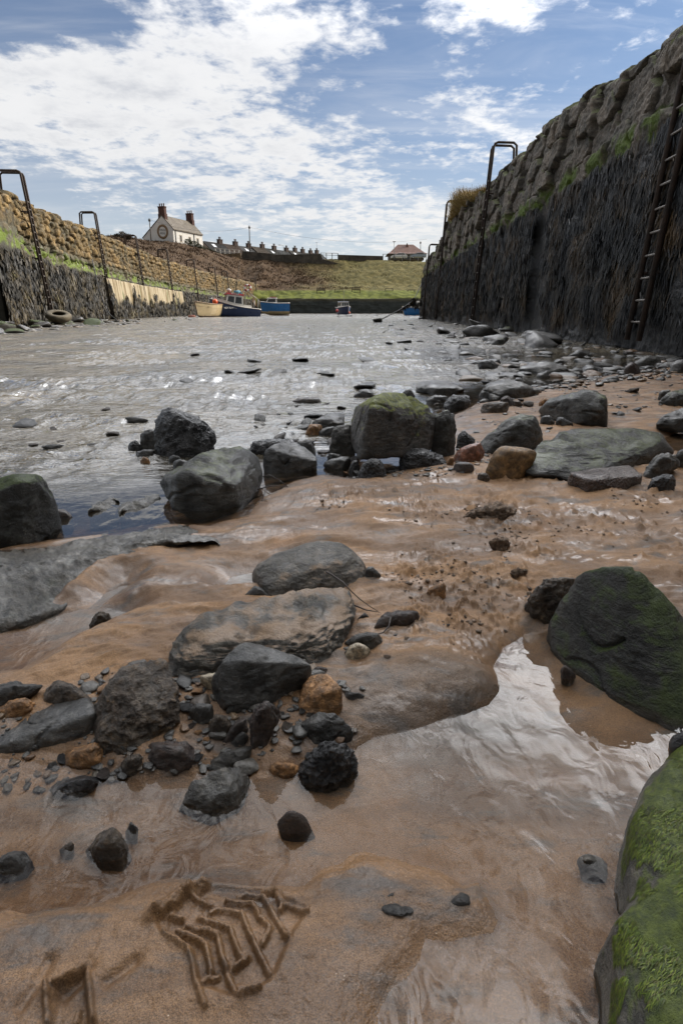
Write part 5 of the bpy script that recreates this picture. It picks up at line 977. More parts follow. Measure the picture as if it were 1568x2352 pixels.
# ================================================================== HILLSIDE
def wall_s(px): return float(np.interp(px, [q[0] for q in LG], LD))
HILL = {120: [(552, 96)], 200: [(549, 110)], 255: [(553, 95), (541, 125)], 300: [(562, 105), (545, 140)], 345: [(572, 115), (552, 147)], 405: [(585, 125), (558, 148)], 465: [(602, 130), (568, 152)], 520: [(622, 135), (587, 156)], 560: [(645, 138), (595, 158)],
        600: [(684, 127), (655, 134), (625, 144), (596, 158)], 640: [(685, 126), (668, 132), (645, 142), (618, 152), (592, 160)], 700: [(686, 126), (669, 133), (652, 143), (626, 152), (595, 160)], 780: [(686, 126), (668, 134), (655, 143), (630, 152), (600, 159), (596, 161)],
        860: [(686, 126), (667, 134), (658, 142), (628, 150), (600, 159), (597, 161)], 960: [(686, 126), (667, 134), (658, 142), (628, 150), (606, 157), (601, 160)], 1100: [(686, 126), (667, 134), (658, 142), (628, 150), (606, 157), (601, 160)], 1500: [(686, 126), (667, 134), (658, 142), (628, 150), (606, 157), (601, 160)]}
cols = []
for px in sorted(HILL):
    pts = []
    if px < 598:
        s = wall_s(px); xw, yw = lw_xy(s); z_ = lw_top(s); pts.append(np.array([xw - 1.6, yw + .6, z_ - .25])); pts.append(np.array([xw - 4.5, yw + 3, z_ - .1]))
    pts += [P(px, py, Yd) for py, Yd in HILL[px]]
    if px >= 598: pts = [np.array([pts[0][0], 126.0, .2])] + pts
    last = pts[-1]; pts += [last + [last[0] * .12, 20, .1], last + [last[0] * 1.2, 190, .3]]
    pts = np.array(pts); d = np.concatenate([[0], np.cumsum(np.linalg.norm(np.diff(pts, axis=0), axis=1))]); n_ = len(pts)
    kk = np.linspace(0, n_ - 1, 150); kn = np.interp(kk, [0, 1, 2] if n_ == 3 else np.linspace(0, n_ - 1, n_), np.arange(n_))
    cols.append(np.stack([np.interp(kn, np.arange(n_), pts[:, q]) for q in range(3)], 1))
cols = np.array(cols); pxs = np.array(sorted(HILL), float)
PXF = np.linspace(120, 1500, 420)
Hm = np.stack([np.stack([np.interp(PXF, pxs, cols[:, j, q]) for j in range(150)], 1) for q in range(3)], 2)
fl = Hm.reshape(-1, 3)
fl[:, 2] += (.45 * fbm(fl[:, 0] * .16, fl[:, 1] * .12, 1.1, 3) + .22 * fbm(fl[:, 0] * .8, fl[:, 1] * .6, 4.1, 3)) * (fl[:, 2] > 2.5)
m, t, b, o = newmat('hill_turf'); pos = nd(t, 'ShaderNodeNewGeometry').outputs['Position']; xyz = nd(t, 'ShaderNodeSeparateXYZ', {0: pos}).outputs
n1 = noise(t, pos, .10, 6, .65, .4); n2 = noise(t, pos, .9, 6, .7)
grassy = smooth(t, mth(t, 'ADD', xyz[0], mth(t, 'MULTIPLY', mth(t, 'SUBTRACT', n1, .5), 26.0)), -14.0, 3.0)
c = mix(t, smooth(t, n2, .3, .7), (.040, .026, .016), (.095, .062, .036))
g = mix(t, smooth(t, n2, .3, .7), (.060, .058, .022), (.15, .125, .05))
c = mix(t, grassy, c, g)
ledge = mth(t, 'MULTIPLY', smooth(t, mth(t, 'ADD', xyz[2], mth(t, 'MULTIPLY', n1, .8)), 5.0, 5.5, 1, 0), smooth(t, xyz[1], 124.5, 125.5))
c = mix(t, mth(t, 'MULTIPLY', ledge, .9), c, mix(t, smooth(t, n2, .35, .65), (.055, .066, .015), (.125, .145, .028)))
lk(t, b, Base_Color=c, Roughness=.95, Specular_IOR_Level=.1)
tag(mesh_np('hillside', fl, grid_faces(420, 150), m, loc=(-10, 140, 8)), kind='structure')
# rough grass and bracken on it
R = np.random.RandomState(9); n = 150000
i = R.randint(0, 419, n); j = (R.uniform(0, 1, n) ** .8 * 118).astype(int); a, b_ = R.uniform(0, 1, (n, 1)), R.uniform(0, 1, (n, 1)); Hd = fl.reshape(420, 150, 3)
pos = Hd[i, j] * (1 - a) * (1 - b_) + Hd[i + 1, j] * a * (1 - b_) + Hd[i, j + 1] * (1 - a) * b_ + Hd[i + 1, j + 1] * a * b_
left = sstep(-pos[:, 0] + 20 * fbm(pos[:, 0] * .07, pos[:, 1] * .07, 3., 3), -4, 8)
keep = (pos[:, 2] > 5.2) & (R.uniform(0, 1, n) < .35 + .65 * left) & (R.uniform(0, 1, n) < .5 + 1.2 * fbm(pos[:, 0] * .25, pos[:, 1] * .25, 9., 3)) & (pos[:, 1] > 25)
pos, left = pos[keep], left[keep]; n = len(pos); nr = np.stack([R.normal(0, .4, n), -1 + 0 * left, 0 * left], 1); nr /= np.linalg.norm(nr, axis=1)[:, None]
lf = np.clip(R.uniform(0, .45, n) + .55 * (1 - left), 0, 1)
gm = weedmat('hill_grass', [(.042, .026, .016), (.078, .048, .028), (.105, .07, .04), (.105, .09, .035), (.16, .13, .048)], .9)
gr = fronds('rough_grass', '', pos - [0, 0, .1], nr, R.uniform(.15, .50, n) * (.5 + .6 * left), R.uniform(.05, .12, n), gm, R, (-10, 140, 8), dirz=1.0, spread=.7, out=.5)
gr.data.attributes['leaf'].data.foreach_set('value', np.repeat(lf, 6).astype(np.float32)); tag(gr, 'brown bracken and rough winter grass on the hillside', 'grass', kind='stuff')
# far quay wall
xl, xr = P(596, 720, 125.5)[0], P(1400, 720, 125.5)[0]; zt = P(800, 686, 125.5)[2]
su, tu = np.linspace(xl, xr, 260), np.linspace(0, 1, 40); SU, TU = np.meshgrid(su, tu, indexing='ij'); s_, z_ = SU.ravel(), -.6 + TU.ravel() * (zt + .6)
rnd, e = masonry(s_, z_, 8, .4, .6, .6, 1.4); jn = np.exp(-(e / .06) ** 2); yv = 125.5 + .05 * jn - .05 * rnd + .05 * z_ - .15 * fbm(s_ * .6, z_ * .8, 3., 3)
Vq = np.stack([s_, yv, z_], 1).reshape(260, 40, 3); tb = Vq[:, -1].copy(); tb[:, 1] += 2.5; Vq = np.concatenate([Vq, tb[:, None]], 1)
m, t, b, o = newmat('far_quay_stone'); co = nd(t, 'ShaderNodeNewGeometry').outputs['Position']; zz = nd(t, 'ShaderNodeSeparateXYZ', {0: co}).outputs[2]; n1 = noise(t, co, .8, 6, .7)
c = mix(t, n1, (.020, .027, .026), (.058, .068, .062)); c = mix(t, smooth(t, mth(t, 'ADD', zz, n1), zt - .2, zt + .3), c, (.11, .105, .07)); lk(t, b, Base_Color=c, Roughness=.7)
tag(mesh_np('quay_wall', Vq.reshape(-1, 3), grid_faces(260, 41), m, loc=(0, 126, 0)), 'low dark weedy quay wall closing the harbour below the grass bank', 'wall', None, 'thing')
# mud and stones along its foot
tag(MB().box(xl, xr, 124.2, 126, -.4, .10).build('mud_strip', paint('mud', (.10, .075, .055), .6, .4, 1.0)), kind='structure')
def pxprism(name, poly, Yd, th, m, label=None, cat=None, parent=None):
    pts = [P(x, y, Yd) for x, y in poly]; c = np.mean(pts, 0)
    mb = MB().prism([(q[0] - c[0], q[2] - c[2]) for q in pts], 0, th); o = mb.build(name, m, parent); o.location = (c[0], Yd, c[2])
    return tag(o, label, cat, None, 'thing' if cat else None)
DSTONE = paint('dark_masonry', (.105, .092, .075), .9, .55, .55, c2=(.045, .042, .036), bmp=.6, bs=1.6, bd=.3)
OSTONE = paint('ochre_masonry', (.26, .19, .10), .9, .5, 1.1, c2=(.10, .075, .045), bmp=.7, bs=1.8, bd=.3)
pxprism('retaining_wall', [(556, 577), (617, 582), (634, 585), (736, 583), (741, 595), (783, 607), (784, 632), (720, 632), (660, 618), (600, 606), (556, 602)], 157.2, 1.2, DSTONE, 'long dark stepped retaining wall across the hillside below the roofs', 'wall')
pxprism('rubble_wall', [(508, 584), (552, 581), (553, 604), (530, 612), (510, 604)], 156.0, .9, OSTONE, 'short sunlit ochre rubble wall under the white railing', 'wall')
pxprism('parapet_wall', [(776, 585), (879, 588), (879, 600), (776, 606)], 160.2, .8, DSTONE, 'dark parapet wall along the top of the grass slope', 'wall')
# ================================================================== LADDERS
RUST = paint('rusty_iron', (.055, .035, .026), .75, .5, 8.0, c2=(.022, .017, .015), bmp=.4, bs=60, bd=.004)
BARE = paint('worn_iron_rung', (.20, .18, .16), .45, .3, 10.0, metal=.3)
def ladder(p0, along, back, ztop, over, label, zbot=.15, wid=.38, r=.035, drop=.55, rr=.016, deep=.75):
    """p0: foot of the near rail (x,y), along: unit vector along the wall, back: unit vector into the wall"""
    e = empty('quay_ladder', (p0[0], p0[1], zbot), label, 'ladder', 'ladders fixed to the quay walls'); al = np.array([*along, 0]); bk = np.array([*back, 0])
    for k in (0, 1):
        q = al * wid * k; lean = bk * .30
        zt = ztop + over - zbot; path = [q, q + lean * (zt / 5.2) * .8 + [0, 0, zt - .12]]
        a = path[-1]; path += [a + bk * .03 + [0, 0, .08], a + bk * .13 + [0, 0, .12], a + bk * (deep - .1) + [0, 0, .10], a + bk * deep + [0, 0, .02], a + bk * (deep + .06) - [0, 0, drop + .3]]
        MB().tube(path, r, 8).build('rail', RUST, e, True)
    n = int((ztop - zbot) / .29)
    for i in range(n):
        z_ = .25 + i * .29; q = bk * .30 * (z_ / 5.2) * .8 + [0, 0, z_]
        MB().tube([q, q + al * wid], rr, 6).build('rung', BARE, e, True)
    for z_ in (.9, 2.4, ztop - zbot - .5):
        q = bk * .30 * (z_ / 5.2) * .8 + [0, 0, z_]
        mb = MB()
        for k in (0, 1): mb.tube([q + al * wid * k, q + al * wid * k + bk * .30], .028, 6)
        mb.build('bracket', RUST, e, True)
    return e
al = np.array([.047, 1.0]); al /= np.linalg.norm(al); bk = np.array([1.0, -.047]); bk /= np.linalg.norm(bk)
for y0_, over, lab in ((8.2, .5, 'iron ladder nearest on the shadowed quay wall, running out of the frame top'), (21.6, 1.0, 'iron ladder with tall looped handrail beside the grass tuft on the shadowed wall'), (33.6, .9, 'slim iron ladder just before the far end of the shadowed wall'), (41.6, .7, 'iron ladder at the very end of the shadowed wall where the weedy rope hangs')):
    ladder((rw_x(y0_) - .20, y0_), al, bk, float(rw_top(y0_)), over, lab, r=.04)
LABL = ['iron ladder nearest on the sunlit wall with its hoop cut by the frame edge', 'iron ladder with square hoop just before the pale concrete patches', 'rusty ladder between the two pale concrete patches', 'rusty ladder past the pale patches with its hoop against brown bracken', 'rusty ladder directly above the cream rowing boat', 'rusty ladder behind the bow of the blue fishing boat', 'short hooped ladder behind the fishing boat mast', 'farthest ladder near the end of the sunlit wall']
for px, lab in zip((69, 232, 321, 388, 447, 492, 521, 585), LABL):
    s = wall_s(px); x0, y0 = lw_xy(s); xa, ya = lw_xy(s + .6); al_ = np.array([float(xa - x0), float(ya - y0)]); al_ /= np.linalg.norm(al_); nb = np.array([-al_[1], al_[0]])
    ladder((float(x0) - nb[0] * .30, float(y0) - nb[1] * .30), al_, nb, float(lw_top(s)), 1.0, lab, zbot=.3, wid=.42, r=.05, rr=.022, deep=.9)
# fender post beside ladders: dark weed covered timber in the slot
TIMB = paint('tarred_timber', (.022, .021, .02), .7, .4, 3.0, bmp=.5, bs=14, bd=.03)
# tyre
ty = empty('tyre', P(136, 729, 24.5) + [0, 0, .05], 'old car tyre lying on the weedy rubble at the foot of the sunlit wall', 'tyre', rot=(.30, .12, .3))
TYM = paint('old_tyre', (.13, .11, .075), .85, .5, 4.0)
prof = [(.24, -.10), (.30, -.13), (.43, -.125), (.48, -.08), (.49, 0), (.48, .08), (.43, .125), (.30, .13), (.24, .10), (.26, .06), (.40, .09), (.43, 0), (.40, -.09), (.26, -.06)]
vs, fs, n = [], [], 28
for k in range(n):
    a = 6.2832 * k / n; vs += [(r * math.cos(a), r * math.sin(a), z_) for r, z_ in prof]
q = len(prof)
for k in range(n):
    for i in range(q): fs.append((k * q + i, ((k + 1) % n) * q + i, ((k + 1) % n) * q + (i + 1) % q, k * q + (i + 1) % q))
MB().add(vs, fs).build('casing', TYM, ty, True)
# rope with weed at the wall end, mooring rope on the sunlit wall
ROPE = paint('weedy_rope', (.012, .012, .011), .7, .3, 20.0)
def rope(label, pts, r, extra=None, name='mooring_rope'):
    c = pts[0]; mb = MB().tube([q - c for q in pts], r, 7); o = mb.build(name, ROPE, None, True); o.location = [float(k) for k in c]; tag(o, label, 'rope'); return o, c
Pr = [P(968, 651, 41.0), P(960, 668, 38.5), P(951, 686, 36.0), P(947, 691, 35.5)] + [P(*q) for q in [(935, 700, 34.5), (918, 711, 33.2), (900, 721, 32.0), (884, 729, 31.0), (868, 737, 30.2)]]
o, c = rope('weed hung mooring rope slanting from the wall end ladder down to the water', Pr, .026)
R = np.random.RandomState(4); pos = []
for k in range(420):
    f = R.beta(1.6, 3.4) * 4.2 + 1.9; i = int(f); pos.append(Pr[i] + (Pr[min(i + 1, 8)] - Pr[i]) * (f - i) + R.normal(0, .05, 3) * (1.2 if 2.2 < f < 3.3 else .15))
for k in range(120): f = R.uniform(); pos.append(P(947, 690, 35.5) * (1 - f) + P(968, 688, 36.5) * f + [0, 0, -.35 * math.sin(f * 3.14)] + R.normal(0, .07, 3))
pos = np.array(pos); nn_ = len(pos); nr = R.normal(size=(nn_, 3)); nr[:, 2] = 0; nr /= np.linalg.norm(nr, axis=1)[:, None]
wd = fronds('hanging_weed', '', pos - c, nr, R.uniform(.08, .26, nn_), R.uniform(.04, .09, nn_), WEED_R, R, None); wd.parent = o; wd['kind'] = 'stuff'
rope('loose rope trailing down the sunlit wall to the water', [P(*q) for q in [(212, 596, 28.5), (220, 630, 27.8), (228, 665, 27.2), (240, 700, 26.8), (252, 722, 26.3), (268, 735, 25.8)]], .025)
rope('rope looping from the sunlit wall down to the water near the cream boat', [P(*q) for q in [(402, 668, 58), (410, 700, 57), (420, 724, 56), (432, 731, 55.5)]], .03)
# grass tuft on the wall top
TG = weedmat('dry_grass', [(.16, .10, .035), (.28, .19, .06), (.36, .26, .09), (.20, .17, .05)], .7)
R = np.random.RandomState(8); n = 5200; yy = np.concatenate([R.normal(29.5, 1.9, n // 2), R.uniform(23.5, 33.5, n // 2)]); yy = np.clip(yy, 22.8, 34.5)
pos = np.stack([rw_x(yy) + .25 + R.exponential(.25, n) - .12 * R.uniform(0, 1, n), yy, rw_top(yy) - .12 + 0 * yy], 1)
hgt = .26 + .50 * np.exp(-((yy - 29.3) / 2.4) ** 2); nr = np.stack([-np.abs(R.normal(1.1, .7, n)), R.normal(0, .5, n), 0 * yy], 1); nr /= np.linalg.norm(nr, axis=1)[:, None]
tag(fronds('grass_tuft', '', pos, nr, hgt * R.uniform(.5, 1.25, n), R.uniform(.012, .03, n), TG, R, (5.2, 29, 5), dirz=1.0, spread=.6, out=1.0), 'golden tuft of dry grass growing over the top edge of the shadowed wall', 'grass', None, 'thing')
# shrubs
LEAFM = weedmat('shrub_leaf', [(.018, .026, .010), (.035, .048, .016), (.055, .07, .025), (.03, .03, .014)], .7); BRN = weedmat('bare_shrub', [(.03, .022, .016), (.06, .045, .03), (.085, .065, .04)], .85)
BARK = paint('shrub_stem', (.05, .038, .028), .9)
def shrub(label, blobs, Yd, m, n, seed, lw_=.16):
    R = np.random.RandomState(seed); ctr = P(*blobs[0][:2], Yd); e = empty('shrub', (ctr[0], Yd, ctr[2] - 1.2), label, 'shrub'); org = np.array([ctr[0], Yd, ctr[2] - 1.2]); pos = []
    mb = MB()
    for px, py, rp in blobs:
        c_ = P(px, py, Yd) - org; rad = rp * Yd / F; mb.tube([(c_[0] * .3, 0, -.6), (c_[0] * .7, .1, c_[2] * .4), (c_[0], 0, c_[2])], .09, 6, .03)
        for _ in range(n):
            d = R.normal(size=3); d /= np.linalg.norm(d); lump = 1 + .35 * perlin(d[0] * 2.5 + px, d[1] * 2.5, d[2] * 2.5); pos.append(c_ + d * rad * float(lump) * R.uniform(.35, 1.0) ** .5 * [1, 1, .85])
    pos = np.array(pos); k = len(pos); nr = R.normal(size=(k, 3)); nr /= np.linalg.norm(nr, axis=1)[:, None]
    f = fronds('crown', '', pos, nr, R.uniform(.15, .45, k), R.uniform(lw_ * .6, lw_ * 1.3, k), m, R, None, dirz=.4, spread=1.2); f.parent = e; mb.build('stem', BARK, e, True)
shrub('dark evergreen bush growing against the side wall of the white cottage', [(432, 557, 8), (445, 562, 9), (456, 567, 8), (464, 573, 8)], 151.5, LEAFM, 700, 1)
shrub('low bare brown bush on the crest above the sunlit wall', [(282, 541, 9), (270, 544, 7), (294, 544, 7)], 122, BRN, 700, 2)
shrub('dark scrubby bush below the terrace gable', [(478, 576, 6), (488, 580, 6), (500, 584, 5)], 156, LEAFM, 400, 3)
# ================================================================== BUILDINGS
WHITE = paint('white_render', (.66, .66, .64), .85, .12, 1.2, bmp=.4, bs=3.0, bd=.06); SLATE = paint('stone_roof', (.13, .112, .088), .85, .35, .9, bmp=.6, bs=2.4, bd=.15)
BRICK = paint('chimney_brick', (.085, .038, .03), .9, .4, 2.0); DARKGL = paint('window_dark', (.03, .033, .038), .15); POT = paint('chimney_pot', (.09, .05, .04), .9); OCH = paint('sign_ring', (.20, .125, .055), .6, .2, 2.0); BLK = paint('black_paint', (.02, .02, .022), .5); SIGNW = paint('sign_white', (.62, .62, .60), .6, .05)
def textmesh(s, size, m, parent, shear=0.0, name='lettering', ext=.01):
    cu = bpy.data.curves.new(name, 'FONT'); cu.body = s; cu.size = size; cu.extrude = ext; cu.align_x = 'CENTER'; cu.align_y = 'CENTER'; cu.shear = shear
    tmp = bpy.data.objects.new('tmp', cu); COL.objects.link(tmp); dg = bpy.context.evaluated_depsgraph_get(); me = bpy.data.meshes.new_from_object(tmp.evaluated_get(dg)); bpy.data.objects.remove(tmp)
    me.name = name; me.materials.clear(); me.materials.append(m); o = bpy.data.objects.new(name, me); COL.objects.link(o); o.parent = parent; return o
def chimney(parent, x, y, z0, wx_, wy_, h, pots, m=BRICK):
    mb = MB().box(x - wx_ / 2, x + wx_ / 2, y - wy_ / 2, y + wy_ / 2, z0, z0 + h * .45).box(x - wx_ * .44, x + wx_ * .44, y - wy_ * .44, y + wy_ * .44, z0 + h * .45 + .002, z0 + h * .92).box(x - wx_ * .49, x + wx_ * .49, y - wy_ * .49, y + wy_ * .49, z0 + h * .92 + .002, z0 + h)
    ch = mb.build('chimney', m, parent)
    for i in range(pots):
        px = x + (i - (pots - 1) / 2) * wx_ * .3; MB().lathe([(.14, z0 + h + .002), (.13, z0 + h + .35), (.16, z0 + h + .40), (.16, z0 + h + .62), (.12, z0 + h + .66)], 8, 'z', (px, y, 0)).build('chimney_pot', POT, ch, True)
    return ch
# cottage: local u along the gable (0 = sunny corner, + to the far eave), v back along the ridge
c0 = np.array([-40.8, 150.0]); dv = np.array([.365, .931]); du = np.array([-.931, .365])
cot = empty('cottage', (c0[0], c0[1], 15.5), 'white cottage with a gabled stone roof and a round painted sign on its end wall', 'house', rot=(0, 0, math.atan2(du[1], du[0])))
# local axes: x = du, y = dv (du x dv up) -> mirror check: du rotated -90deg gives dv, so y axis is -dv
def cl(u, v, z): return (u, -v, z - 15.5)
LEN = 12.2; gab = [(0, 13.5), (0, 19.2), (3.0, 22.15), (9.1, 17.6), (9.1, 13.5)]
mb = MB(); n = len(gab); mb.add([cl(u, 0, z) for u, z in gab] + [cl(u, LEN, z) for u, z in gab], [tuple(range(n)), tuple(range(2 * n - 1, n - 1, -1))] + [(i, (i + 1) % n, n + (i + 1) % n, n + i) for i in range(n)])
mb.build('wall', WHITE, cot)
mb = MB()
for (u0, z0), (u1, z1) in (((-.25, 19.0), (3.0, 22.20)), ((3.0, 22.20), (9.4, 17.45))):
    mb.add([cl(u, v, z + dz) for dz in (.03, .24) for v in (-.05, LEN + .08) for u, z in ((u0, z0), (u1, z1))], [(0, 1, 3, 2), (4, 6, 7, 5), (0, 4, 5, 1), (2, 3, 7, 6), (0, 2, 6, 4), (1, 5, 7, 3)])
roof = mb.build('roof', SLATE, cot)
for v_, h_ in ((.55, 2.9), (LEN - .6, 2.9)): chimney(roof, 3.0, -v_, 21.4 - 15.5, 2.0, 1.0, h_, 3)
for v_ in (2.9, 6.6, 10.0):
    fr_ = MB().box(-.06, .001, -v_ - .45, -v_ + .45, 16.6 - 15.5, 18.2 - 15.5).build('window', paint('stone_surround', (.42, .36, .27), .9), cot)
    MB().box(-.065, -.062, -v_ - .28, -v_ + .28, 16.75 - 15.5, 18.05 - 15.5).build('pane', DARKGL, fr_)
MB().tube([cl(-.1, .8, 19.0), cl(-.1, .8, 14)], .08, 6).tube([cl(-.1, 8.4, 19.0), cl(-.1, 8.4, 14)], .08, 6).build('downpipe', BLK, cot)
sg = MB().lathe([(1.62, 0), (1.62, .07), (1.1, .07), (1.1, 0)], 40, 'y', (0, 0, 0)).build('sign_ring', OCH, cot, True); sc_ = cl(3.05, 0, 18.75); sg.location = (sc_[0], sc_[1] + .002, sc_[2])
fc = MB().lathe([(1.09, 0), (1.09, .04)], 40, 'y').build('sign_face', SIGNW, sg)
for s_, dz, k in (('KINGS', .33, -.05), ('ARMS', -.38, .05)):
    tx = textmesh(s_, .62, BLK, sg, .15); tx.rotation_euler = (math.pi / 2, .12, math.pi); tx.location = (k, .055, dz)
BRK2 = paint('sooty_brick', (.06, .04, .034), .9, .4, 2.0)
# terrace of roofs
ra, rb = P(464, 554.5, 172), P(738, 583.5, 222)
rd = (rb - ra); RL = float(np.linalg.norm(rd[:2])); rdir = rd[:2] / RL; rn_ = np.array([rdir[1], -rdir[0]])
cuts = [0.0, .135, .245, .345, .455, .555, .665, .745, .82, .90, 1.0]
rcs = [(.050, .048, .046), (.095, .062, .042), (.13, .135, .14), (.12, .095, .07), (.055, .056, .048), (.10, .105, .11), (.12, .115, .105), (.06, .06, .06), (.12, .12, .115), (.11, .12, .13)]
rlab = ['charcoal', 'brown', 'light blue grey', 'brown grey', 'mossy dark', 'pale grey slate', 'stone grey', 'dark slate', 'pale grey', 'bluish grey']
wh = ['next to the white cottage', 'above the white railing', 'third from the cottage', 'left of the tall telegraph pole', 'just past the tall telegraph pole', 'beside the gap with the white gable', 'under the street lamp', 'past the street lamp', 'second from the far end', 'at the far low end']
for i in range(10):
    f0, f1 = cuts[i], cuts[i + 1]; Lh = RL * (f1 - f0); a = ra + rd * f0; zr = a[2] + (rd[2] * (f1 - f0)) / 2 - .12 * (i % 3); e = empty('terraced_house', (a[0], a[1], zr - 8.5), f'terraced house with {rlab[i]} roof {wh[i]}', 'house', 'terraced houses on the hill', rz=math.atan2(rdir[1], rdir[0]))
    MB().prism([(-4, 0), (4, 0), (4, 5.5), (0, 8.35), (-4, 5.5)], 0, 1).build('wall', paint('house_wall', (.30, .25, .20), .9), e, xf=lambda q: (.06 + (Lh - .12) * q[1], q[0], q[2]))
    mb = MB()
    for sg_ in (-1, 1): mb.add([(x, y * sg_, z_ + dz) for dz in (.02, .2) for x in (0, Lh - .04) for y, z_ in ((0, 8.4), (4.4, 5.25))], [(0, 1, 3, 2), (4, 6, 7, 5), (0, 4, 5, 1), (2, 3, 7, 6), (0, 2, 6, 4), (1, 5, 7, 3)])
    rf = mb.build('roof', paint('slate_roof', tuple(q * .33 for q in rcs[i]), .95, .3, 1.5, spec=.15), e)
    chimney(rf, Lh - .9 if i < 9 else Lh * .5, 0, 7.7, 1.7, 1.0, 1.9, 2, BRK2)
    for k in range(1 if i % 2 == 0 else 0):
        cx_ = Lh * (.5 + .25 * k - .1); MB().add([(cx_ + u * .55, -(1.5 + v_ * .9), 8.4 - (1.5 + v_ * .9) * .716 + .25) for u, v_ in ((-1, -.6), (1, -.6), (1, .6), (-1, .6))], [(0, 1, 2, 3)]).build('skylight', paint('skylight_glass', (.5, .52, .55), .08), rf)
MB().tube([(Lh * .5, 0, 10), (Lh * .5, 0, 12.2)], .04, 5).tube([(Lh * .5 - .8, 0, 12.1), (Lh * .5 + .8, 0, 12.1)], .04, 5).build('aerial', BLK, e)
# red roofed building
bE = P(935, 592, 186); mpp = 186 * 1.0 / F / 1.0 * .995; rb_ = empty('pavilion', (bE[0], 186, bE[2]), 'low building with a broad hipped red tiled roof at the road edge', 'building')
X = lambda px: (px - 935) * mpp * 1.0; Zr = lambda py: P(935, py, 186)[2] - bE[2]
x0, x1, xr0, xr1 = X(893), X(977), X(917.5), X(950.5); ze, zr, D_ = Zr(582.5), Zr(557), 11.0
MB().box(x0 + .9, x1 - .9, .9, D_ - .9, -.6, ze - .05).build('wall', paint('pavilion_wall', (.13, .11, .09), .9), rb_)
xm0, xm1, zm = x0 + (xr0 - x0) * .22, x1 - (x1 - xr1) * .22, ze + (zr - ze) * .14
MB().add([(x0, -.3, ze), (x1, -.3, ze), (x1, D_, ze), (x0, D_, ze), (xm0, .9, zm), (xm1, .9, zm), (xm1, D_ - 1, zm), (xm0, D_ - 1, zm), (xr0, D_ / 2, zr), (xr1, D_ / 2, zr)], [(0, 1, 5, 4), (1, 2, 6, 5), (2, 3, 7, 6), (3, 0, 4, 7), (4, 5, 9, 8), (5, 6, 9), (6, 7, 8, 9), (7, 4, 8), (0, 3, 2, 1)]).build('roof', paint('red_tiles', (.115, .048, .032), .8, .3, 1.4, bmp=.4, bs=2, bd=.1), rb_)
MB().add([(X(933.5), D_ / 2 - 1.4, zr - 1.0), (X(940), D_ / 2 - 1.4, zr - 1.0), (X(936.7), D_ / 2 - 1.4, zr + .32), (X(936.7), D_ / 2 + .5, zr + .32)], [(0, 1, 2), (1, 3, 2), (0, 2, 3), (0, 3, 1)]).build('dormer_gable', paint('gable_tile', (.16, .08, .06), .9), rb_)
for k in (-3.2, 0, 3.2): MB().box(k - .6, k + .6, .89, .898, ze - 1.5, ze - .5).build('window', DARKGL, rb_)
# cars
def car(label, px, py, Yd, Lc, col_):
    q = P(px, py, Yd); e = empty('parked_car', (q[0], Yd, q[2]), label, 'car', 'cars parked on the road'); h = Lc / 4.0
    MB().prism([(-2 * h, .35), (-2 * h, .75), (-1.75 * h, .92), (-1.0 * h, 1.02), (1.85 * h, 1.05), (2 * h, .95), (2 * h, .35)], -.85, .85).build('body', paint('car_paint', col_, .25, .05), e, bevel=.05)
    cab = MB().prism([(-1.05 * h, 1.03), (-.35 * h, 1.52), (1.25 * h, 1.55), (1.85 * h, 1.06)], -.74, .74).build('cabin', paint('car_paint', col_, .25, .05), e, bevel=.04)
    for s_ in (-1, 1): MB().prism([(-.85 * h, 1.06), (-.28 * h, 1.45), (1.15 * h, 1.47), (1.5 * h, 1.08)], s_ * .752, s_ * .756).build('window', DARKGL, cab)
    for x in (-1.3 * h, 1.25 * h):
        for s_ in (-1, 1): wv_ = MB().lathe([(.30, s_ * .72), (.33, s_ * .75), (.33, s_ * .86), (.28, s_ * .88)], 16, 'y', (x, 0, .33)).build('wheel', BLK, e, True); MB().lathe([(.19, s_ * .881), (.19, s_ * .90)], 12, 'y', (x, 0, .33)).build('rim', paint('alloy', (.5, .5, .5), .3, metal=.8), wv_)
    MB().box(-2 * h - .01, -2 * h + .05, -.7, -.4, .68, .8).build('headlight', SIGNW, e); MB().box(-2 * h - .01, -2 * h + .05, .4, .7, .68, .8).build('headlight', SIGNW, e)
car('white hatchback parked before the red roofed building', 915.5, 595.5, 169, 4.4, (.72, .73, .75)); car('pale blue estate car parked half behind the quay ladder', 959, 594.5, 170, 4.3, (.30, .38, .46))
# railings
def railing(label, p0, p1, Yd, nposts, h_px, m, mid=1, r=.05, group='railings along the road'):
    a, b_ = P(*p0, Yd), P(*p1, Yd); e = empty('railing', a, label, 'railing', group); d = b_ - a; H_ = h_px * Yd / F
    for k in range(nposts): q = d * k / (nposts - 1); MB().box(q[0] - r, q[0] + r, -r, r, q[2] - .6, q[2] + H_).build('post', m, e)
    for k in range(mid + 1): zz_ = H_ * (1 - k / (mid + 1)); MB().add([(0, s_ * r * .6 - .0, zz_ + dz) for s_ in (-1, 1) for dz in (-.05, .05)] + [(d[0], s_ * r * .6, d[2] + zz_ + dz) for s_ in (-1, 1) for dz in (-.05, .05)], [(0, 1, 3, 2), (4, 6, 7, 5), (0, 4, 5, 1), (2, 3, 7, 6), (0, 2, 6, 4), (1, 5, 7, 3)]).build('rail', m, e)
WR = paint('white_rail', (.62, .60, .56), .6, .1); DR = paint('dark_rail', (.06, .055, .05), .7); GRL = paint('grey_rail', (.32, .33, .33), .6)
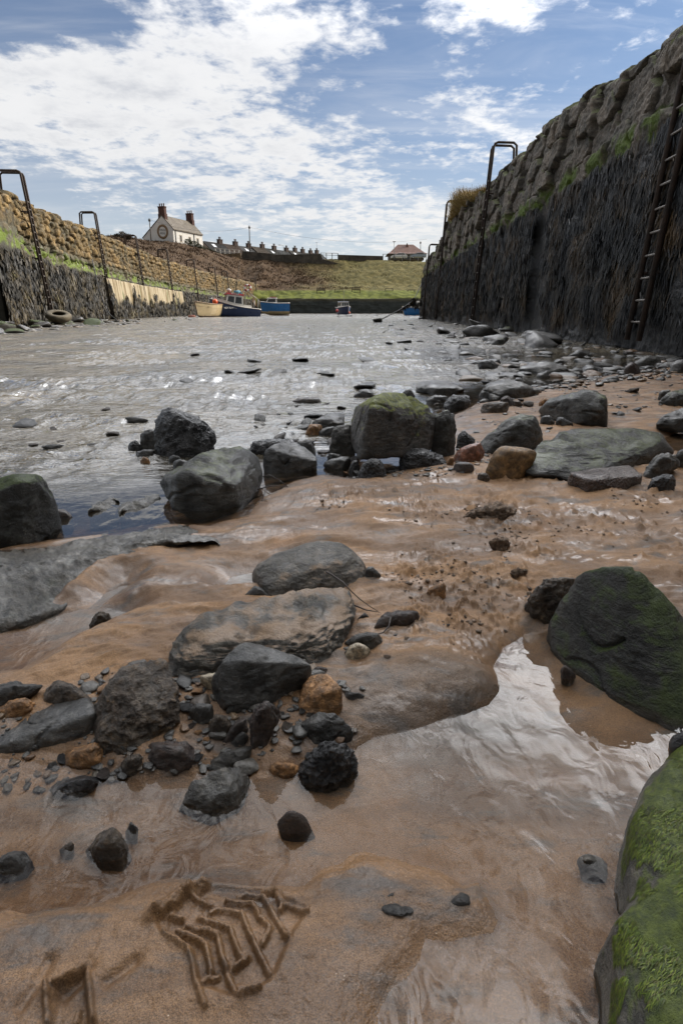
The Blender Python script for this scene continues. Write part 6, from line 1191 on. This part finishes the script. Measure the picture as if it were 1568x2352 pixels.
railing('white painted railing below the terrace roofs', (495, 583), (549, 587), 157.5, 6, 10.5, WR, 1, .13); railing('dark post and rail fence where the retaining wall ends', (736, 590), (776, 591), 160.5, 4, 7.5, DR, 1, .09); railing('grey railing in front of the parked cars', (905, 596), (978, 596), 162, 5, 10.5, GRL, 1, .07); railing('dark rail joining the parapet wall to the grey railing', (879, 594), (905, 594), 162, 3, 8.5, DR, 0, .08)
# poles, lamps, wires
def pole(label, top, bot, Yd, name='telegraph_pole', lamp=None, r=.13):
    a, b_ = P(*bot, Yd), P(*top, Yd); e = empty(name, a, label, 'pole' if not lamp else 'street lamp'); d = b_ - a; MB().tube([(0, 0, -.8), (d[0], 0, d[2])], r, 8, r * .75).build('pole', DR if not lamp else GRL, e, True)
    if lamp == 'arm': MB().tube([(d[0], 0, d[2]), (d[0] - .5, 0, d[2] + .12), (d[0] - 1.2, 0, d[2] + .15)], .06, 6).build('arm', GRL, e, True); MB().box(d[0] - 1.75, d[0] - 1.0, -.12, .12, d[2] + .08, d[2] + .22).build('lamp_head', DR, e)
    elif lamp: MB().box(d[0] - .35, d[0] + .35, -.3, .3, d[2], d[2] + .16).build('lamp_head', DR, e)
    else: MB().box(d[0] - .22, d[0] + .22, -.2, .2, d[2] - .7, d[2] - .25).build('insulator_box', DR, e)
    return b_
t1 = pole('leaning telegraph pole before the end wall of the white cottage', (343, 501), (347.5, 552), 146); t2 = pole('tall telegraph pole in front of the terrace roofs', (572.5, 518), (574, 586), 158, r=.15); t3 = pole('telegraph pole standing behind the red roofed building', (965.3, 554), (965.3, 590), 196, r=.12)
pole('street lamp with an arm rising behind the terrace roofs', (651, 564), (651, 590), 200, 'street_lamp', 'arm', .1); pole('street lamp column before the red roofed building', (904.8, 556), (904.8, 594), 170, 'street_lamp', 'top', .09)
def wire(label, a, b_, sag):
    pts = [a * (1 - k / 12) + b_ * k / 12 - np.array([0, 0, sag * 4 * (k / 12) * (1 - k / 12)]) for k in range(13)]; o = MB().tube([q - a for q in pts], .022, 4).build('overhead_wire', DR); o.location = [float(k) for k in a]; tag(o, label, 'wire', 'overhead wires')
wire('overhead wire between the leaning pole and the tall telegraph pole', t1 - [0, 0, .3], t2 - [0, 0, .4], 1.6); wire('long overhead wire from the tall telegraph pole across the sky', t2 - [0, 0, .4], t3 + [2, 0, .6], 2.0)
# benches
BW = paint('bench_wood', (.05, .04, .032), .8)
def bench(label, px0, px1, py, Yd, backrest=True):
    a, b_ = P(px0, py, Yd), P(px1, py, Yd); w_ = b_[0] - a[0]; e = empty('park_bench', ((a[0] + b_[0]) / 2, Yd, a[2] - .05), label, 'bench', 'benches on the grass bank'); h = w_ / 2
    MB().box(-h, h, -.28, .22, .42, .50).build('seat', BW, e)
    if backrest:
        mb = MB().box(-h, h, .24, .29, .56, .66).box(-h, h, .26, .31, .92, 1.02)
        for k in range(9): q = -h + w_ * (k + .5) / 9; mb.box(q - .05, q + .05, .255, .285, .662, .918)
        mb.build('backrest', BW, e)
    for x in (-h + .06, h - .06):
        for y in (-.22, .20): MB().box(x - .05, x + .05, y - .05, y + .05, -.3, .418 if y < 0 else .42 + (.12 if backrest else 0)).build('leg', BW, e)
        if backrest: MB().box(x - .05, x + .05, -.26, .2, .70, .76).build('armrest', BW, e)
def hz_(px, Yd):      # picture row where the hillside stands at this depth
    k = int(np.argmin(np.abs(PXF - px))); col_ = Hd[k]; zz_ = np.interp(Yd, col_[:, 1], col_[:, 2]); zc = Yd * math.cos(PITCH) - (zz_ - EYE) * math.sin(PITCH); return CY - F * (Yd * math.sin(PITCH) + (zz_ - EYE) * math.cos(PITCH)) / zc
for lab, a, b_, bkr in (('slatted wooden bench alone at the bracken end of the grass bank', 727, 747, True), ('backless wooden bench between two backed benches', 768, 787, False), ('large slatted wooden bench in the middle of the grass bank', 807, 827, True), ('low picnic bench half lost in grass', 884, 902, False), ('simple bench at the far end of the grass bank by the quay', 935, 952, False)): bench(lab, a, b_, hz_((a + b_) / 2, 133), 133, bkr)
# ================================================================== BOATS
def hull_np(L, B, D_, sheer=.35, rocker=.12, transom=.72, full=.5, nt=28, nsct=12, t0=0.0):
    tt_ = np.linspace(0, 1, nt); V = []
    for t_ in tt_:
        hb = B / 2 * (transom + (1 - transom) * min(1, t_ / .4)) * (1 - max(0, (t_ - full) / (1 - full)) ** 2.2) if t_ < 1 else 0.012
        zs = D_ * (1 + sheer * (max(0, t_ - .35) / .65) ** 2 + .06 * (1 - t_)); zk = rocker * D_ * (max(0, (t_ - .7) / .3) ** 2) * 2.2; x = (t_ - .5) * L
        for k in range(-nsct, nsct + 1):
            a = abs(k) / nsct; y = math.copysign(hb * (a ** .48 if a > 0 else 0), k) if k else 0; z_ = zk + (zs - zk) * a ** 1.75; V.append((x + .10 * L * max(0, (t_ - .8) / .2) * a * .5, y, z_))
    return np.array(V), nt, 2 * nsct + 1
def hull_parts(e, L, B, D_, top_m, bot_m, rail_m, in_m, wl=.35, **kw):
    V, a, b_ = hull_np(L, B, D_, **kw); f = grid_faces(a, b_); z_ = V[:, 2]
    o = mesh_np('hull', V, f, top_m, e); o.data.materials.append(bot_m)
    zc = z_[f].mean(1); o.data.polygons.foreach_set('material_index', (zc < wl * D_).astype(np.int32))
    MB().add(V[:b_], [tuple(range(b_))]).build('transom', top_m, e)
    G_ = V.reshape(a, b_, 3); mb = MB(); mb.tube(G_[:, 0], .05, 6).tube(G_[:, -1], .05, 6); mb.build('gunwale', rail_m, e, True)
    dk = G_[:, [0, -1]].copy(); dk[:, :, 2] -= .30 * D_; dk[:, :, 1] *= .93; mesh_np('deck', dk.reshape(-1, 3), grid_faces(a, 2), in_m, e)
    MB().tube([(G_[-1, 0][0] + .02, 0, G_[-1, 0][2] + .05), (G_[-1, b_ // 2][0] + .03, 0, G_[-1, b_ // 2][2]), (L * .2, 0, -.03), (-L * .48, 0, -.06)], .05, 6).build('keel', bot_m, e, True)
    return G_
NAVY = paint('navy_paint', (.02, .045, .13), .35, .25, 2.0); BLUE = paint('blue_paint', (.03, .20, .55), .35, .15, 2.0); CREAM = paint('cream_paint', (.62, .50, .30), .35, .15, 2.0); OFFW = paint('white_paint', (.72, .70, .66), .4, .15, 2.0); RED = paint('red_paint', (.35, .03, .035), .45, .2, 2.0); ANTI = paint('antifouling', (.12, .075, .045), .6, .4, 3.0); DBLU = paint('dark_bottom', (.03, .03, .04), .6); WOODD = paint('boat_deck', (.16, .12, .085), .8, .3, 4.0); GLS = paint('cabin_glass', (.05, .055, .06), .1); ORG = paint('orange_buoy', (.75, .11, .03), .4, .1); TEAL = paint('blue_tarp', (.02, .17, .25), .6); STEEL = paint('grey_steel', (.25, .24, .23), .45, metal=.5); PINK = paint('faded_buoy', (.30, .11, .07), .6)
def cabin(e, x0, x1, w0, w1, z0, z1, m, roof_m, slope=.25, nside=2, nfront=2, name='wheelhouse', rz=.10):
    """x1 = forward end (raked by slope), w0 aft half width, w1 forward half width"""
    tp = .88
    P4 = [(x0, -w0, z0), (x0, w0, z0), (x1, w1, z0), (x1, -w1, z0), (x0 + .03, -w0 * tp, z1), (x0 + .03, w0 * tp, z1), (x1 - slope, w1 * tp, z1), (x1 - slope, -w1 * tp, z1)]
    c = MB().add(P4, [(0, 1, 2, 3), (4, 7, 6, 5), (0, 4, 5, 1), (1, 5, 6, 2), (2, 6, 7, 3), (3, 7, 4, 0)]).build(name, m, e, bevel=.03); Q = [np.array(q) for q in P4]
    def win(a, b_, c_, d, u0, u1, v0, v1):       # quad a,b bottom / d,c top
        n_ = np.cross(b_ - a, d - a); n_ /= np.linalg.norm(n_); f = lambda u, v: (a * (1 - u) + b_ * u) * (1 - v) + (d * (1 - u) + c_ * u) * v
        mid = f(.5, .5); n_ = n_ if n_ @ (mid - np.mean(Q, 0)) > 0 else -n_
        MB().add([f(u0, v0) + n_ * .006, f(u1, v0) + n_ * .006, f(u1 - .01, v1) + n_ * .006, f(u0 + .01, v1) + n_ * .006], [(0, 1, 2, 3)]).build('window', GLS, c)
    for (i, j, k, l) in ((3, 0, 4, 7), (2, 1, 5, 6)):
        for q in range(nside): win(Q[i], Q[j], Q[k], Q[l], .08 + q * .9 / nside, .08 + (q + .86) * .9 / nside, .42, .88)
    for q in range(nfront): win(Q[2], Q[3], Q[7], Q[6], .07 + q * .88 / nfront, .07 + (q + .86) * .88 / nfront, .42, .9)
    r = MB().add([(x0 - .08, -w0 * tp - .06, z1 + .004), (x0 - .08, w0 * tp + .06, z1 + .004), (x1 - slope + .10, w1 * tp + .05, z1 + .004), (x1 - slope + .10, -w1 * tp - .05, z1 + .004), (x0 - .05, -w0 * tp, z1 + rz), (x0 - .05, w0 * tp, z1 + rz), (x1 - slope + .05, w1 * tp, z1 + rz), (x1 - slope + .05, -w1 * tp, z1 + rz)], [(0, 3, 2, 1), (4, 5, 6, 7), (0, 1, 5, 4), (1, 2, 6, 5), (2, 3, 7, 6), (3, 0, 4, 7)]).build('cabin_roof', roof_m, e); return c, r
def head(dx, dy): return math.atan2(dy, dx)
def ship(name, label, px, Yd, z0, hd, roll=0.0, pitch=0.0, group=None):
    q = G(px, 730); e = empty(name, (ray(px, 722)[0] / ray(px, 722)[1] * Yd, Yd, z0), label, 'boat', 'boats aground in the harbour'); e.rotation_mode = 'XYZ'; e.rotation_euler = (roll, pitch, hd); return e
# fishing boat
fb = ship('fishing_boat', 'navy and white fishing boat with red wheelhouse top and tall aerial leaning aground', 541, 60, -.22, head(-.86, -.51), roll=.10, pitch=-.10)
fb.scale = (.78, .78, .90)
Gk = hull_parts(fb, 6.3, 2.5, 1.15, NAVY, DBLU, OFFW, WOODD, wl=.16, sheer=.62, transom=.74, full=.45)
MB().add([tuple(Gk[i, k] * [1, 1.012, 1] + [0, 0, .02 + dz]) for k in (0, -1) for dz in (-.02, .24) for i in range(6, 27)], [(s_ * 42 + i, s_ * 42 + i + 1, s_ * 42 + 21 + i + 1, s_ * 42 + 21 + i) for s_ in (0, 1) for i in range(20)]).build('bulwark', OFFW, fb, True)
cb, rf = cabin(fb, -.75, 1.75, .85, .62, .95, 2.45, OFFW, RED, .45, 2, 2, rz=.20)
for sgn in (-1, 1):
    tx = textmesh('WY321', .34, SIGNW, rf, 0, 'registration', .004); tx.rotation_euler = (math.pi / 2, 0, 0 if sgn < 0 else math.pi); tx.location = (.35, sgn * .80, 2.56)
txf = textmesh('WY321', .30, SIGNW, rf, 0, 'registration', .004); txf.rotation_euler = (math.pi / 2 - .1, 0, math.pi / 2); txf.location = (1.46, 0, 2.56)
tx = textmesh('NDY G WY321', .30, SIGNW, fb, 0, 'lettering', .004); tx.rotation_euler = (math.pi / 2 - .30, -.10, math.pi + .12); tx.location = (1.05, 1.22, .98)
MB().lathe([(.02, 2.85), (.26, 2.86), (.29, 2.95), (.27, 3.06), (.12, 3.12), (.02, 3.13)], 18, 'z', (.9, 0, 0)).build('radar_dome', OFFW, fb, True)
MB().tube([(.9, 0, 2.6), (.9, 0, 2.86)], .08, 8).build('radar_post', STEEL, fb, True); MB().tube([(.1, .1, 2.6), (-.15, .2, 4.2), (-.5, .2, 6.2)], .05, 6, .015).build('mast', DR, fb, True)
v, f = hull_mesh(np.random.RandomState(3).normal(size=(14, 3)) * [.34, .30, .22] + [-.2, .2, 2.85], 10, 3, .05, .05); mesh_np('tarpaulin', v, f, TEAL, fb)
for s_ in (-1, 1): MB().tube([(-1.2, s_ * .5, .9), (-1.1, s_ * .5, 2.9), (-1.3, s_ * .45, 3.2)], .05, 6).tube([(-2.8, s_ * .7, .9), (-2.85, s_ * .65, 2.3)], .06, 6).build('gallows_post', STEEL, fb, True)
MB().tube([(-1.1, .48, 3.1), (-2.0, .55, 2.7), (-2.85, .65, 2.3)], .04, 6).tube([(-1.1, -.48, 3.1), (-1.1, .48, 3.1)], .05, 6).build('gallows_rail', STEEL, fb, True)
MB().box(-1.5, -.85, -.8, .3, .9, 1.55).build('fish_box', OFFW, fb, bevel=.02); MB().box(-2.9, -2.3, -.9, .9, .9, 1.3).build('net_bin', DR, fb, bevel=.02)
MB().tube([(2.5, .3, 1.6), (2.6, 0, 2.3), (2.3, -.35, 1.6)], .04, 6).tube([(1.9, .6, 1.5), (2.2, .5, 2.1), (3.0, .1, 2.2)], .03, 6).build('bow_rail', STEEL, fb, True)
lb = empty('lifebuoy', fb.location, 'red and white lifebuoy ring hung on the stern rail of the fishing boat', 'lifebuoy'); lb.location = P(569, 661, 60.6); lb.rotation_euler = (math.radians(62), .25, 0)
for k in range(8):
    m_ = RED if k % 2 else OFFW; vs, fs = [], []
    for i in range(5):
        a = 6.2832 * (k + i / 4) / 8
        for j in range(8): bb = 6.2832 * j / 8; vs.append(((.30 + .09 * math.cos(bb)) * math.cos(a), (.30 + .09 * math.cos(bb)) * math.sin(a), .09 * math.sin(bb)))
    for i in range(4):
        for j in range(8): fs.append((i * 8 + j, i * 8 + (j + 1) % 8, (i + 1) * 8 + (j + 1) % 8, (i + 1) * 8 + j))
    MB().add(vs, fs).build('ring_segment', m_, lb, True)
# cream boat
cbt = ship('rowing_boat', 'cream open boat seen bow on beside the navy fishing boat', 476, 57, -.12, head(-.24, -.97), roll=.06); cbt.scale = (.9, .9, .92)
hull_parts(cbt, 4.2, 2.35, 1.25, CREAM, ANTI, paint('gunwale_wood', (.35, .24, .14), .6), WOODD, wl=.17, sheer=.30, transom=.8, full=.35)
MB().box(-.3, .0, -.95, .95, .98, 1.04).box(.8, 1.0, -.8, .8, 1.05, 1.1).build('thwart', WOODD, cbt)
for s_ in (-1, 1): tx = textmesh('FISHER' if False else 'ELLIE B', .16, BLK, cbt, 0, 'lettering', .003) if False else None
bu = empty('marker_buoy', P(494, 693.5, 57.8), 'orange red buoy sitting in the cream boat', 'buoy'); MB().lathe([(.02, -.22), (.2, -.16), (.27, 0), (.2, .2), (.05, .28)], 14).build('float', ORG, bu, True)
bu = empty('mooring_buoy', P(441, 729.0, 55), 'faded brownish red buoy lying at the waterline beside the cream boat', 'buoy', rot=(0, 1.45, .2)); MB().lathe([(.03, -.36), (.2, -.3), (.24, 0), (.2, .28), (.05, .36)], 14).build('float', PINK, bu, True)
# blue boat
bb = ship('cabin_boat', 'bright blue boat with small white cabin propped aground past the fishing boat', 633, 72, .10, head(-.97, -.25), roll=.05); bb.scale = (.86, .86, .95)
hull_parts(bb, 3.9, 1.9, 1.3, BLUE, CREAM, OFFW, WOODD, wl=.30, sheer=.22, transom=.80, full=.5)
cabin(bb, -.2, 1.55, .72, .42, 1.18, 1.95, OFFW, OFFW, .55, 1, 1, 'cuddy', .06); MB().box(-.1, .7, -.4, .4, 2.03, 2.14).build('red_cover', RED, bb, bevel=.04)
MB().box(-1.9, -.3, -.80, .80, 1.30, 1.345).build('cockpit_cover', RED, bb); MB().tube([(-.2, 0, -.05), (-.2, .5, -.35)], .05, 6).tube([(-.9, 0, -.05), (-.9, -.5, -.35)], .05, 6).build('prop_leg', DR, bb)
# small far boat
sb_ = ship('motor_boat', 'small navy motor boat with boxy white wheelhouse moored mid harbour', 790, 100, -.20, head(.28, -.96))
hull_parts(sb_, 4.6, 2.1, 1.25, NAVY, ANTI, OFFW, WOODD, wl=.15, sheer=.22, transom=.85, full=.4); cabin(sb_, -1.2, .6, .85, .72, 1.1, 2.15, OFFW, paint('pale_roof', (.5, .52, .58), .5), .12, 3, 3); MB().tube([(-.2, 0, 2.2), (-.25, 0, 3.9)], .035, 6).build('aerial', STEEL, sb_)
for px, py, r_, lab in ((774, 714, .26, 'pink red fender hanging off the small navy boat bow'), (802, 718.5, .19, 'orange fender hanging off the small navy boat stern side')):
    fd = empty('fender', P(px, py, 98.5), lab, 'fender'); MB().lathe([(.02, -r_), (r_ * .75, -r_ * .7), (r_, 0), (r_ * .75, r_ * .7), (.03, r_ * 1.1)], 14).build('float', ORG if r_ < .2 else paint('pink_buoy', (.62, .10, .09), .45), fd, True)
pb = ship('motor_boat', 'blue boat with white cabin half hidden by the shadowed wall end', 966, 74, -.15, head(-.95, -.3))
hull_parts(pb, 4.6, 1.9, .95, BLUE, CREAM, OFFW, WOODD, wl=.2, sheer=.25); cabin(pb, -1.0, 1.3, .75, .6, .85, 1.75, OFFW, OFFW, .35, 1, 1)
